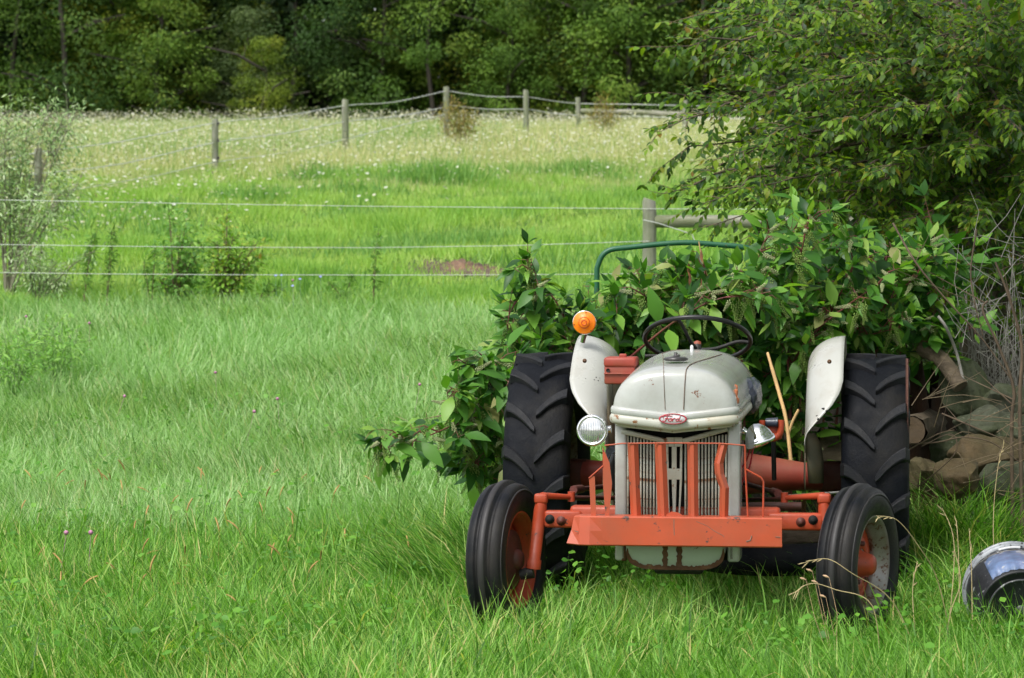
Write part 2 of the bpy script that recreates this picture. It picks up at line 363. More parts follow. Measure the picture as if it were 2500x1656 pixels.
m_pw = leaf_mat('weed_blade', [(0, (.10, .23, .06)), (.5, (.20, .40, .10)), (1, (.36, .54, .16))], rough=.6, trans=.4, spec=.2)
blades('pasture_weeds', x, y, L, .018+.014*rng.random(n), .0+.7*rng.random(n), .2+.9*rng.random(n), rng.random(n)*6.28, m_pw, rng.random(n)*.99, segs=1)
tag(C.objects['pasture_weeds'], 'darker green weed patches dotted over the pasture slope', 'weeds', kind='stuff')
# broad clover leaves low in the lawn
n = 10000; x, y = area(n, 12.4, 24, -1); k = (lown(x, y, 1.5, 11)+rng.normal(0, .25, n) > .28) & wheelmask(x, y); x, y = x[k], y[k]; n = len(x)
m_clvl = leaf_mat('clover_leaf', [(0, (.06, .19, .02)), (.5, (.11, .30, .035)), (1, (.19, .42, .05))], rough=.45, trans=.35, spec=.3)
P = np.stack([x, y, gz(x, y)+.12+.16*rng.random(n)], 1)
o = link('clover_leaves', leaves_mesh('clover_leaves', P, rng.normal(0, 1, (n, 3))*[1, 1, .3], np.tile([0, -.3, 1.0], (n, 1))+rng.normal(0, .35, (n, 3)), .022+.03*rng.random(n), leaf_template(.8, 3, .1, .1), m_clvl)); tag(o, 'broad clover and weed leaves mixed into the lawn grass', 'clover', kind='stuff')
# white umbels
m_umbel = leaf_mat('white_umbel', [(0, (.40, .40, .20)), (.45, (.58, .57, .36)), (.75, (.70, .70, .55)), (1, (.80, .80, .76))], rough=.8, trans=.3, spec=.1, tmul=(1, 1, .9))
def umbels(name, n, y0, y1, test, hmin, hmax, smin, smax):
    x, y = area(n*10, y0, y1, -1); k = np.nonzero(test(x, y))[0][:n]; x, y = x[k], y[k]; n = len(x)
    z = gz(x, y)+hmin+(hmax-hmin)*rng.random(n)
    P = np.stack([x, y, z], 1); D = unit(np.stack([rng.normal(0, 1, n), rng.normal(0, 1, n), rng.normal(0, .25, n)], 1)); Nn = np.tile([0, -.35, 1.0], (n, 1))+rng.normal(0, .25, (n, 3))
    k8 = 5; V = np.array([(0, 0, .12)]+[(math.cos(a)*(.5 if i % 2 else .42), math.sin(a)*(.5 if i % 2 else .42), 0) for i, a in enumerate(np.linspace(0, 2*math.pi, k8, endpoint=False))]); F = [(0, i+1, (i+1) % k8+1) for i in range(k8)]
    me = leaves_mesh(name, P, D, Nn, smin+(smax-smin)*rng.random(n)**2, (V, F), m_umbel, smooth=False)
    o = link(name, me)
    # stalks
    return o
r1 = umbels('white_wildflowers', 54000, 49, 95, lambda x, y: rng.random(len(x)) < np.clip((y-medge(x)+6)/8, 0, 1)**1.7*(.45+.55*(lown(x, y, .7, 4) > -.1)), .25, .78, .030, .062)
tag(r1, 'white umbel wildflowers scattered through the far meadow', 'flowers', kind='stuff')
r2 = umbels('wild_carrot_flowers', 2600, 37, 62, lambda x, y: (rng.random(len(x)) < (np.clip((-3.5-x)/3, 0, 1)*np.clip((y-38)/8, 0, 1)+.5*np.clip((y-50)/6, 0, 1)*np.clip((5-x)/3, 0, 1)+.25*np.clip((.5-x)/3, 0, 1)*np.clip((y-43)/5, 0, 1))*(.25+.75*(lown(x, y, .9, 7) > .0))), .22, .55, .035, .08)
tag(r2, 'loose scatter of white wild carrot blooms in the green pasture', 'flowers', kind='stuff')
# bare muck patch
m_muck = surf('trampled_muck', (.15, .11, .075), .95, var=.45, vscale=7, dirt=(.07, .045, .035), dirt_amt=.9, bump=.6, bscale=25)
def mound(name, px, Y, rx, ry, h, mat, seed, lift=-.02):
    r_ = np.random.default_rng(seed); b = MB(); rows = []; c = atg(px, Y)
    for i in range(26):
        q = i/25; rows.append([])
        for k in range(57):
            a = 2*math.pi*k/56; rr = q*(1+.22*math.sin(a*3+seed)+.12*math.sin(a*7+2*seed)+.06*math.sin(a*13)); x, y = c.x+rx*rr*math.cos(a), c.y+ry*rr*math.sin(a)
            ph = a if q > 0 else 0
            rows[-1].append((x, y, float(gz(x, y))+lift+h*max(0, 1-q**1.5)*(1+.5*math.sin(x*9+seed)*math.cos(y*7))+.018*math.sin(x*31+seed)*math.sin(y*27)))
    b.grid(rows); return b.build(name, mat)
o = mound('bare_earth', 1105, 38.4, .68, .7, .03, m_muck, 3, .0); tag(o, 'trampled bare earth patch in the pasture', 'bare soil', kind='structure')
o = mound('manure_heap', 1140, 38.6, .34, .4, .075, surf('old_straw_heap', (.19, .115, .07), .95, var=.5, vscale=18, dirt=(.05, .035, .03), dirt_amt=.9, bump=.8, bscale=40), 8, .01); tag(o, 'low reddish brown heap of straw and muck on the bare pasture patch', 'heap')
# ------------------------------------------------------------------ fences
m_post = surf('weathered_post', (.27, .265, .22), .85, var=.25, vscale=8, dirt=(.13, .17, .07), dirt_amt=.9, bump=.6, bscale=22, vec_scale=(4, 4, .8))
m_rail = surf('weathered_rail', (.36, .34, .30), .85, var=.3, vscale=6, dirt=(.12, .15, .05), dirt_amt=1.0, bump=.6, bscale=22, vec_scale=(.8, 4, 4))
m_wire = surf('braided_wire', (.60, .63, .58), .5, var=.15, vscale=200)
m_wire2 = surf('old_rope_wire', (.58, .60, .57), .6, var=.15)
def post(px, pytop, Y, w_, parent, base_z=None, m=None):
    t = at(px, pytop, Y); zb_ = float(gz(t.x, Y))-.1; r = w_/2/FP*Y; b = MB()
    pts = [Vector((t.x+random.uniform(-.004, .004), Y, zb_+(t.z-zb_)*q)) for q in (0, .3, .6, .9, .985, 1)]
    b.tube(pts, [r*1.05, r*1.02, r, r*.99, r*.97, r*.85], 14); return b.build('post', m or m_post, parent)
fA = empty('wire_fence', atg(1585, 32.2), label='near pasture fence with three white wires, wooden post and round rail', cat='fence')
I_ = lambda o, p: setattr(o, 'matrix_parent_inverse', p.matrix_basis.inverted())
for px, top in ((1585, 487), (2085, 500)): I_(post(px, top, 32.2, 34, fA), fA)
b = MB(); pts = [at(1598, 541, 32.2), at(1750, 541, 32.2), at(1900, 543, 32.2), at(2080, 545, 32.2)]; b.tube(bez(pts, 4), .066, 16); I_(b.build('rail', m_rail, fA), fA)
for pts in ([(-80, 487), (250, 493), (500, 498), (905, 504), (1585, 510), (2300, 512)], [(-80, 596), (250, 601), (500, 604), (905, 605), (1250, 600), (1585, 589)], [(-80, 665), (250, 669), (500, 671), (905, 672), (1300, 671), (1585, 668)]):
    b = MB(); b.tube([at(px, py, 32.2-.08) for px, py in pts], .0033, 5); I_(b.build('wire', m_wire, fA), fA)
b = MB(); b.tube([at(1570, 537, 32.1), at(1606, 545, 32.1), at(1640, 556, 32.1), at(1690, 572, 32.1), at(1696, 590, 32.1)], .005, 5); I_(b.build('guy_wire', m_wire2, fA), fA)
fB = empty('pasture_fence', atg(1090, 64), label='far post and wire fence climbing to the corner post below the wood', cat='fence')
FPST = [(93, 362, 50, 20), (525, 290, 56, 17), (843, 243, 60, 17), (1090, 212, 64, 15), (1284, 220, 65, 14), (1411, 238, 66.5, 12), (1672, 245, 66, 15)]
for px, top, Y, w_ in FPST: I_(post(px, top, Y, w_, fB), fB)
b = MB(); b.tube([at(1418, 272, 66.4), at(1540, 274, 66.2), at(1668, 280, 66)], .055, 12); I_(b.build('rail', m_rail, fB), fB)
W = [[(-60, 410, 48), (93, 372, 50), (300, 345, 53), (525, 300, 56), (690, 284, 58), (843, 258, 60), (960, 250, 62), (1090, 222, 64)],
     [(-60, 455, 48), (93, 425, 50), (300, 400, 53), (525, 348, 56), (700, 325, 58), (843, 297, 60), (980, 283, 62), (1085, 262, 64)],
     [(-60, 520, 48), (93, 480, 50), (250, 452, 52), (400, 425, 54.2), (525, 396, 56), (700, 372, 58), (843, 340, 60), (980, 306, 62), (1085, 280, 64)],
     [(1090, 222, 64), (1190, 236, 64.5), (1284, 237, 65), (1345, 246, 65.7), (1411, 253, 66.5), (1540, 255, 66.2), (1672, 258, 66), (1900, 262, 66)],
     [(1090, 256, 64), (1190, 267, 64.5), (1284, 267, 65), (1345, 276, 65.7), (1411, 282, 66.5)], [(1418, 286, 66.4), (1540, 284, 66.2), (1672, 288, 66), (1900, 290, 66)]]
for w_ in W:
    b = MB(); b.tube(bez([at(*p) for p in w_], 3), .0085, 5); I_(b.build('wire', m_wire2, fB), fB)
b = MB()
for z_ in (302, 343, 386): p = at(533, z_, 55.9); b.box(p, (.04, .05, .05))
I_(b.build('insulator', m_black_ins if False else surf('insulator_black', (.03, .03, .03), .5), fB), fB)
# ------------------------------------------------------------------ wood behind the meadow
WOODC = {'deep': [(0, (.020, .045, .016)), (.6, (.042, .090, .024)), (1, (.085, .15, .035))],  # darkest leaves, for the back mass: shade between trees put in the colour
         'dark': [(0, (.035, .08, .022)), (.5, (.075, .16, .035)), (.85, (.13, .24, .045)), (1, (.20, .30, .06))],
         'mid': [(0, (.07, .14, .028)), (.5, (.14, .27, .04)), (.85, (.22, .36, .05)), (1, (.30, .40, .07))],
         'yellow': [(0, (.11, .18, .022)), (.5, (.20, .29, .034)), (.85, (.31, .37, .045)), (1, (.42, .38, .06))],
         'grey': [(0, (.07, .12, .045)), (.5, (.12, .19, .065)), (.85, (.18, .26, .09)), (1, (.25, .31, .12))]}
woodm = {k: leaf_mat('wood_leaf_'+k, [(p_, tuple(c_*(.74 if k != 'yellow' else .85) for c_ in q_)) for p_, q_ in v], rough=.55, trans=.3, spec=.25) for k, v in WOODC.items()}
m_bark = surf('bark', (.06, .05, .04), .9, var=.4, vscale=5, bump=.8, bscale=12, vec_scale=(3, 3, .6))
tm_lite = (np.array([(0, 0, 0), (-.3, .5, 0), (0, 1, -.1), (.3, .5, 0)]), [(0, 3, 2, 1)])
def crown(seed, H, Rr, ncl, nl, low=.0, ls=.15):
    r_ = np.random.default_rng(seed); P, D, Nn, S, K = [], [], [], [], []
    for c in range(ncl):
        u = r_.random()**1.5; z = H*(low+(1-low)*u)+.2
        prof = max(.25, math.sin(math.pi*min(1, .22+.78*(z/H)**.8)))**.7
        a = r_.random()*6.283; rad = Rr*prof*(.45+.6*r_.random()**.5)*(1+.25*math.sin(a*3+seed+z))
        cp = np.array([rad*math.cos(a), rad*math.sin(a), z]); cr = .5+.8*r_.random()**1.5
        n = int(nl*(.6+.8*r_.random())); q = unit(r_.normal(0, 1, (n, 3)))*(r_.random((n, 1))**.4)
        q[:, 2] = q[:, 2]*.8; P.append(cp+q*cr*np.array([1.1, 1.1, 1.0]))
        out = unit(np.stack([q[:, 0]+.5*math.cos(a), q[:, 1]+.5*math.sin(a), -.35+.3*r_.normal(0, 1, n)], 1)); D.append(out)
        Nn.append(np.array([0, 0, 1.0])+r_.normal(0, .45, (n, 3))+.4*out); S.append(ls*(.6+.8*r_.random(n)))
        K.append(np.clip(r_.random()*.72+r_.random(n)*.28, 0, .999))
    return tuple(np.concatenate(v) for v in (P, D, Nn, S, K))
CR = [crown(3, 13, 2.6, 84, 330, .0, .115), crown(5, 12, 2.1, 70, 330, .0, .115), crown(9, 14, 3.0, 90, 330, .0, .115), crown(12, 6, 1.6, 36, 330, .0, .10)]
crown_me = {}
def forest_tree(px, Y, kind, var, sc_, label, h0=0):
    p = atg(px, Y); t = empty('forest_tree', p, random.random()*6.28, label=label, cat='tree', group='trees at the edge of the wood')
    key = var
    if key not in crown_me:
        P, D, Nn, S, K = CR[var]; crown_me[key] = leaves_mesh('crown', P, D, Nn, S*1.08, tm_lite, woodm[kind], K, smooth=False)
    o = link('crown', crown_me[key], t, sca=(sc_, sc_, sc_)); o.material_slots[0].link = 'OBJECT'; o.material_slots[0].material = woodm[kind]
    b = MB(); H = (13, 12, 14, 6)[var]*sc_; pts = [Vector((.15*math.sin(i*1.7+px), .15*math.cos(i+px), -.2+H*.85*i/6)) for i in range(7)]
    b.tube(pts, [.11*sc_*(1-.13*i) for i in range(7)], 8)
    for k in range(7):
        a = k*2.4+px; s_ = pts[1+k % 5]; b.tube([s_, s_+Vector((math.cos(a)*1.0, math.sin(a)*1.0, .5)), s_+Vector((math.cos(a)*2.1, math.sin(a)*2.1, .7))], [.06, .04, .02], 5)
    b.build('trunk', m_bark, t)
    return t
FT = [(40, 98, 'mid', 1, 1.0, 'dark green tree at the far left end of the wood'), (150, 97, 'dark', 0, 1.0, 'deep green bushy tree behind the left meadow edge'),
      (300, 99, 'yellow', 1, .95, 'olive yellow tree with drooping boughs left of the wood gap'), (390, 97, 'mid', 3, 1.0, 'low green tree with skirts on the meadow edge at left'),
      (480, 101, 'yellow', 0, .9, 'yellowing tree above the second fence post'), (600, 97.5, 'grey', 3, .8, 'small rounded tree right of the second fence post'),
      (640, 96.0, 'yellow', 3, .62, 'small bright yellow sapling low at the wood edge'), (720, 100, 'dark', 2, .9, 'dark spreading tree behind the third fence post'),
      (800, 103, 'grey', 2, .9, 'greyish green tree with pale flat boughs'), (930, 99, 'dark', 1, .95, 'dark tree left of the corner fence post'),
      (1050, 98, 'mid', 0, .85, 'leafy mid green tree behind the corner fence post'), (1150, 101, 'yellow', 2, .85, 'large yellow green tree right of the corner post'),
      (1240, 97.5, 'mid', 3, .9, 'low green bushy tree behind the fence wires'), (1330, 99, 'yellow', 3, 1.1, 'yellow tipped tree over the wooden rail'),
      (1430, 98, 'mid', 1, .9, 'bright green tree above the far rail'), (1540, 97, 'mid', 3, 1.2, 'fresh green tree at the right end of the far rail'), (1620, 100, 'yellow', 1, 1.0, 'light green tree behind the right branches'),
      (1720, 98, 'dark', 0, .95, 'dark green tree seen past the branch tips'),
      (1900, 99, 'mid', 0, 1.0, 'tree at the wood edge hidden behind the overhanging tree'), (2150, 98, 'dark', 2, 1.0, 'dark tree at the wood edge right of centre behind the overhanging tree'), (2400, 100, 'mid', 1, 1.0, 'tree at the far right of the wood edge behind the thicket')]
for a in FT: forest_tree(*a)
# deeper rows joined to one mass
pos = []
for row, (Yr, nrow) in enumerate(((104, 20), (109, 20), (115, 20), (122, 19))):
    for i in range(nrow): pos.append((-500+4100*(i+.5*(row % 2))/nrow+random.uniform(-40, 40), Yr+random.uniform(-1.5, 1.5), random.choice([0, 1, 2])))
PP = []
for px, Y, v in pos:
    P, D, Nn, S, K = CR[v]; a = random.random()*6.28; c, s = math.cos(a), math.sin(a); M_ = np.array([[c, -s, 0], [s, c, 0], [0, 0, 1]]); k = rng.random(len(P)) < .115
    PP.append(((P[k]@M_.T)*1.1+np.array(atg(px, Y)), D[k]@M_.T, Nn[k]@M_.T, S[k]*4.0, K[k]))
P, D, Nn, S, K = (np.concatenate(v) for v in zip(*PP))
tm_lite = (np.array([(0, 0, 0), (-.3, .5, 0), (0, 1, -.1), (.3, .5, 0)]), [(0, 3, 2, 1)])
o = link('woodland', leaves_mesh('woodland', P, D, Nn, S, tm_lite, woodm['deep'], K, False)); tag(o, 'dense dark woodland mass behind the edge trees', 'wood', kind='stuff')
b = MB()
for px, Y, v in pos:
    p = atg(px, Y); b.tube([p, p+Vector((.2, .1, 5)), p+Vector((0, 0, 11))], [.14, .11, .06], 7)
o = b.build('woodland_trunks', m_bark, recalc=False); tag(o, 'shaded trunks inside the dark woodland', 'wood', kind='stuff')
# ------------------------------------------------------------------ the tractor
m_white = surf('cream_paint', (.455, .472, .448), .22, var=.09, vscale=2.2, chip=(.17, .06, .025), chip_amt=.16, chip_scale=10, dirt=(.33, .32, .285), dirt_amt=.7, coat=.25)
m_rustwhite = surf('rusty_cream_paint', (.47, .475, .41), .35, var=.08, vscale=4, chip=(.22, .09, .03), chip_amt=.48, chip_scale=22, dirt=(.42, .33, .20), dirt_amt=.5)
m_fender = surf('fender_paint', (.46, .465, .43), .30, var=.05, vscale=3, chip=(.12, .08, .06), chip_amt=.06, chip_scale=14, dirt=(.36, .33, .27), dirt_amt=.6, coat=.2)
m_pan = surf('pan_paint', (.40, .46, .38), .45, var=.06, vscale=5, chip=(.06, .035, .012), chip_amt=.30, chip_scale=11)
m_rust = surf('rust', (.10, .045, .018), .85, var=.5, vscale=14, bump=.4)
m_orange = surf('orange_paint', (.50, .076, .028), .38, var=.12, vscale=4, chip=(.07, .05, .045), chip_amt=.36, chip_scale=15, dirt=(.36, .088, .042), dirt_amt=1.0)
m_orange2 = surf('worn_orange_paint', (.40, .055, .018), .5, var=.2, vscale=9, chip=(.06, .035, .025), chip_amt=.30, chip_scale=26, dirt=(.25, .06, .03), dirt_amt=.4, bump=.15, bscale=40)
m_red = surf('faded_red_paint', (.30, .045, .028), .5, var=.2, vscale=6, chip=(.05, .03, .025), chip_amt=.22, chip_scale=20, dirt=(.25, .10, .05), dirt_amt=.6)
m_dred = surf('greasy_red_iron', (.12, .022, .014), .6, var=.4, vscale=8, dirt=(.04, .025, .018), dirt_amt=.8, bump=.3, bscale=30)
m_dark = surf('dark_iron', (.020, .019, .018), .6, var=.4, vscale=10, bump=.3)
m_black = surf('black_core', (.006, .006, .006), .8, var=.3)
m_rubber = surf('tyre_rubber', (.0050, .0062, .0095), .62, var=.25, vscale=5, dirt=(.024, .022, .019), dirt_amt=.6, bump=.3, bscale=90, spec=.15)
m_lug = surf('worn_lug_rubber', (.014, .015, .018), .6, var=.25, vscale=7, dirt=(.042, .038, .033), dirt_amt=.7, bump=.3, bscale=90, spec=.2)
m_rubber2 = surf('front_tyre_rubber', (.0065, .0078, .0115), .5, var=.2, vscale=5, dirt=(.032, .028, .023), dirt_amt=.75, bump=.2, bscale=120, spec=.22)
m_rib = surf('worn_rib_rubber', (.024, .022, .023), .55, var=.15, vscale=7)
m_chrome = surf('chrome', (.82, .83, .85), .07, 1, var=.03)
m_silver = surf('rusty_silver_rim', (.33, .33, .32), .42, .4, var=.15, vscale=7, chip=(.12, .06, .035), chip_amt=.66, chip_scale=22, dirt=(.15, .10, .06), dirt_amt=.9)
m_glass = surf('headlight_lens', (.80, .84, .86), .08, 0, var=.1, vscale=40)
m_plastic = surf('grey_plastic', (.035, .042, .062), .22, var=.3, vscale=9, bump=.6, bscale=14)
m_blackp = surf('black_plastic', (.012, .012, .013), .35, var=.2, vscale=6)
m_redink = surf('red_enamel', (.45, .03, .05), .3, var=.1)
m_badge = surf('white_enamel', (.66, .66, .68), .2, var=.05)
m_seam = surf('seam_dirt', (.17, .12, .09), .8, var=.4, vscale=30)
ma, n_, b_, o_ = new_mat('amber_lens')
b_.inputs['Base Color'].default_value = (.98, .25, .008, 1); b_.inputs['Roughness'].default_value = .38; b_.inputs['Subsurface Weight'].default_value = .35
b_.inputs['Subsurface Radius'].default_value = (.03, .01, .002); b_.inputs['Coat Weight'].default_value = .0
m_amber = ma
m_amber2 = surf('deep_amber', (.62, .10, .01), .35)

TA = R(7.4); TO = Vector((.735, 14.0, .015))
trac = empty('tractor', TO, -TA, label='old cream and orange farm tractor parked in tall grass in front of the pokeweed', cat='tractor')
ca, sa = math.cos(TA), math.sin(TA)
def T(px, py, yl):
    kx, kz = (px-1250)/FP, (630-py)/FP
    s = (yl+TO.x*sa+TO.y*ca)/(kx*sa+ca)
    return Vector(((kx*s-TO.x)*ca-(s-TO.y)*sa, yl, EYE+kz*s-TO.z))
# rear tyres
def rear_wheel(x, side):
    w_ = empty('rear_wheel', (x, 1.85, .625)); w_.parent = trac
    W = .160; prof = [(.115, .37), (.150, .40), (.166, .46), (.166, .52), (.158, .565), (.128, .588), (.07, .598), (.0, .602)]
    prof = prof+[(-a, r) for a, r in prof[-2::-1]]
    b = MB(); b.lathe(prof, 72); b.build('tyre', m_rubber, w_)
    # curved lug bar from shoulder to centre
    def lug(sgn):
        b = MB(); n = 9; rows = []
        for i in range(n):
            t = i/(n-1); xx = sgn*(.170-.168*t)
            ang = R(12.5)*(t**1.7)
            hw = (.023+.006*(1-t))*(1 if i < n-1 else .6); rr = .575+.050*min(1, t*6+.25) if i else .548
            ra = .52 if i == 0 else .58
            row = []
            for (da, r_) in ((-hw*1.35, ra), (-hw, rr-.004), (-hw*.75, rr), (hw*.75, rr), (hw, rr-.004), (hw*1.35, ra)):
                th = ang+da/.6; row.append((xx, -r_*math.cos(th), r_*math.sin(th)*-1))
            rows.append(row)
        b.grid(rows, False); b.add(rows[-1], [tuple(range(6))]); b.add(rows[0], [tuple(range(6))[::-1]])
        return b.mesh('lug', m_lug)
    ml, mr = lug(1), lug(-1); NL = 16
    off = .13 if side > 0 else 0
    for k in range(NL):
        link('lug', ml, w_, rot=(2*math.pi*k/NL+off, 0, 0)); link('lug', mr, w_, rot=(2*math.pi*(k+.35)/NL+off, 0, 0))
    b = MB(); b.lathe([(-.12, .375), (-.10, .36), (-.05, .33), (.05, .33), (.10, .36), (.12, .375), (.125, .39)], 48)
    b.lathe([(-.02, .335), (-.02, .10), (.03*side, .06), (.03*side, .001)], 32); b.build('rim', m_silver, w_)
    b = MB(); b.lathe([(-.06, .001), (-.06, .07), (.08, .07), (.08, .001)], 24); b.build('hub', m_dred, w_)
    return w_
XL = T(1306, 1200, 1.3).x; XR = T(2136, 1200, 1.3).x
rear_wheel(XL, -1); rear_wheel(XR, 1)
# front wheels, steered
def front_wheel(px, yaw, red_in):
    p = T(px, 1387, 0); w_ = empty('front_wheel', (p.x, 0, .362)); w_.parent = trac; w_.rotation_euler = (R(1.5), R(-1 if px < 1700 else 1), -R(yaw)+TA)
    prof = [(.056, .208), (.072, .222), (.084, .252), (.088, .285), (.084, .312), (.075, .332), (.066, .341), (.044, .3475), (.038, .347), (.035, .338), (.026, .339), (.020, .341), (.016, .358), (.0, .3605)]
    prof = prof+[(-a, r) for a, r in prof[-2::-1]]
    b = MB(); b.lathe(prof, 96); b.build('tyre', m_rubber2, w_)
    b = MB(); b.lathe([(-.0145, .3575), (-.0125, .3618), (.0125, .3618), (.0145, .3575)], 96); b.build('centre_rib', m_rib, w_)
    for s in (-1, 1):
        b = MB(); b.lathe([(.079*s, .322), (.084*s, .3185), (.0865*s, .3125), (.0835*s, .3175)], 80, closed=True); b.build('sidewall_bead', m_rib, w_)
    prof = [(.066, .230), (.071, .216), (.060, .208), (.050, .204), (.045, .193), (.022, .189), (.014, .180), (-.014, .180), (-.022, .189), (-.045, .193), (-.050, .204), (-.060, .208), (-.071, .216), (-.066, .230)]
    b = MB(); b.lathe(prof, 64); b.build('rim', m_orange2 if red_in else m_silver, w_, solid=.003)
    b = MB(); b.lathe([(-.010, .182), (-.012, .160), (-.020, .150), (.006, .115), (.010, .07)], 48); b.build('wheel_disc', m_orange2, w_, solid=.004)
    b = MB(); b.lathe([(.0, .072), (.012, .06), (.062, .046), (.074, .036), (.076, .001)], 24); b.build('hub', m_orange2 if not red_in else m_dred, w_)
    for k in range(5):
        a = 2*math.pi*k/5+.3; b = MB(); b.lathe([(.0, .013), (.026, .012), (.030, .001)], 6, c=(0, .092*math.cos(a), .092*math.sin(a))); b.build('wheel_nut', m_dred, w_)
    if red_in:
        b = MB(); b.lathe([(-.004, .001), (-.004, .135), (.03, .135), (.034, .10), (.05, .05), (.05, .001)], 32); b.build('brake_drum', m_dred, w_)
    return w_
front_wheel(1237, 19, True); front_wheel(2096, 26, False)
def tb(name, mat, pts, r, n=10, smooth=0, **k):
    b = MB(); b.tube(bez(pts, smooth) if smooth else pts, r, n); return b.build(name, mat, trac, **k)
# ---- axle, spindles, steering
b = MB(); zc = T(1350, 1267, 0).z
for x0, x1, hh in ((T(1330, 1267, 0).x, -.42, .078), (.42, T(2010, 1267, 0).x, .078)):
    b = MB(); b.rbox(((x0+x1)/2, 0, zc), (abs(x1-x0), .055, hh), .012)
    b.build('axle_extension', m_orange2, trac)
b = MB(); b.rbox((0, .03, zc+.01), (.95, .09, .10), .015); b.build('axle_beam', m_orange2, trac)
for px, py in ((1342, 1268), (1370, 1272), (1955, 1275), (1985, 1270)):
    p = T(px, py, -.03); b = MB(); b.lathe([(-.02, .001), (-.02, .011), (0, .012), (0, .022), (.008, .022)], 12, 'Y', p); b.build('axle_bolt', m_dred if px in (1370, 1955) else m_black, trac)
for sgn, px0, px1 in ((-1, 1321, 1302), (1, 2012, 2026)):
    p0, p1 = T(px0, 1228, 0), T(px1, 1388, 0)
    b = MB(); b.tube([p0, p0.lerp(p1, .12), p0.lerp(p1, .86), p0.lerp(p1, .87), p1], [.026, .030, .027, .033, .034], 16); b.build('spindle_housing', m_orange2, trac)
    b = MB(); q = p1+Vector((0, 0, -.015)); b.tube([q, q+Vector((sgn*.06, 0, -.015))], [.03, .024], 12); b.build('spindle', m_dark, trac)
    c = T(1262, 1390, 0) if sgn < 0 else T(2070, 1390, 0)
    p0 = p0+Vector((0, 0, .02)); e = T(1395, 1214, .14) if sgn < 0 else T(1915, 1216, .14)
    b = MB(); b.rbox(p0, (.06, .05, .045), .01); b.tube([p0+Vector((0, .01, .012)), e], [.016, .012], 8); b.tube([e+Vector((0, 0, -.02)), e+Vector((0, 0, .025))], .017, 10); b.build('steering_arm', m_orange2, trac)
    e2 = T(1545, 1216, 1.0) if sgn < 0 else T(1800, 1222, 1.0)
    b = MB(); b.tube([e+Vector((0, .01, -.005)), e2], .011, 8); b.build('drag_link', m_dred, trac)
    e3 = T(1400, 1196, .3) if sgn < 0 else T(1900, 1205, .3); e4 = T(1560, 1180, 1.1) if sgn < 0 else T(1790, 1172, 1.1)
    b = MB(); b.tube([e3, e3.lerp(e4, .12), e3.lerp(e4, .13), e4], [.02, .02, .012, .012], 8); b.build('radius_rod', m_dred, trac)
tb('brake_rod', m_silver, [T(1912, 1212, .45), T(2080, 1200, .75)], .006, 6)
tb('grease_boot', m_dark, [T(1890, 1213, .42), T(1918, 1211, .45)], [.022, .018], 10)
# ---- engine and rear body
b = MB(); b.rbox((0, .62, .70), (.26, .95, .56), .02); b.rbox((0, .55, .98), (.20, .8, .08), .02)
for k in range(5): b.rbox((-.15, .3+.16*k, .80), (.06, .09, .10), .015)
b.build('engine_block', m_dark, trac)
b = MB(); b.rbox((0, 1.45, .68), (.32, .75, .36), .05); b.lathe([(-.22, .17), (.22, .17)], 20, 'X', (0, 1.78, .64)); b.build('transmission', m_dred, trac)
hz = .625
for sgn, x in ((-1, XL), (1, XR)):
    b = MB(); b.tube([Vector((sgn*.14, 1.80, hz+.01)), Vector((sgn*.22, 1.80, hz+.012)), Vector((sgn*.52, 1.82, hz)), Vector((sgn*.60, 1.84, hz))], [.125, .108, .07, .075], 24); b.build('axle_housing', m_red, trac)
    b = MB(); b.rbox((sgn*.66, 1.86, hz), (.16, .12, .15), .02); b.build('brake_backplate', m_dred, trac)
tb('footboard', m_dred, [Vector((.22, 1.45, .50)), Vector((.52, 1.45, .50))], [.03, .03], 4)
tb('lift_lever', m_blackp, [T(1888, 1048, 1.5), T(1890, 1172, 1.55)], .012, 8)
for px, py in ((1790, 1300), (1420, 1330)):
    pass
tb('wiring', m_redink, [T(1832, 1095, .05), T(1822, 1125, .1), T(1808, 1150, .12), T(1800, 1185, .16)], .004, 5, 5)
tb('wiring', m_redink, [T(1838, 1095, .05), T(1830, 1140, .1), T(1815, 1170, .12), T(1806, 1200, .16)], .004, 5, 5)
# ---- radiator shell and grille
yg = -.13; GL, GR, GB, GT = T(1501, 1200, yg).x, T(1806, 1200, yg).x, .40, T(1700, 1040, yg).z
cx = (GL+GR)/2
for x0, x1 in ((GL, GL+.052), (GR-.055, GR)):
    b = MB(); b.rbox(((x0+x1)/2, yg+.10, (GT+.355)/2+.02), (x1-x0, .20, GT-.355), .012, seg=3)
    b.build('grille_post', m_white, trac)
b = MB(); b.box((cx, yg+.16, .71), (GR-GL-.09, .02, .68)); b.build('radiator_core', m_black, trac)
zp0, zp1 = T(1600, 1388, yg-.01).z, T(1600, 1325, yg).z
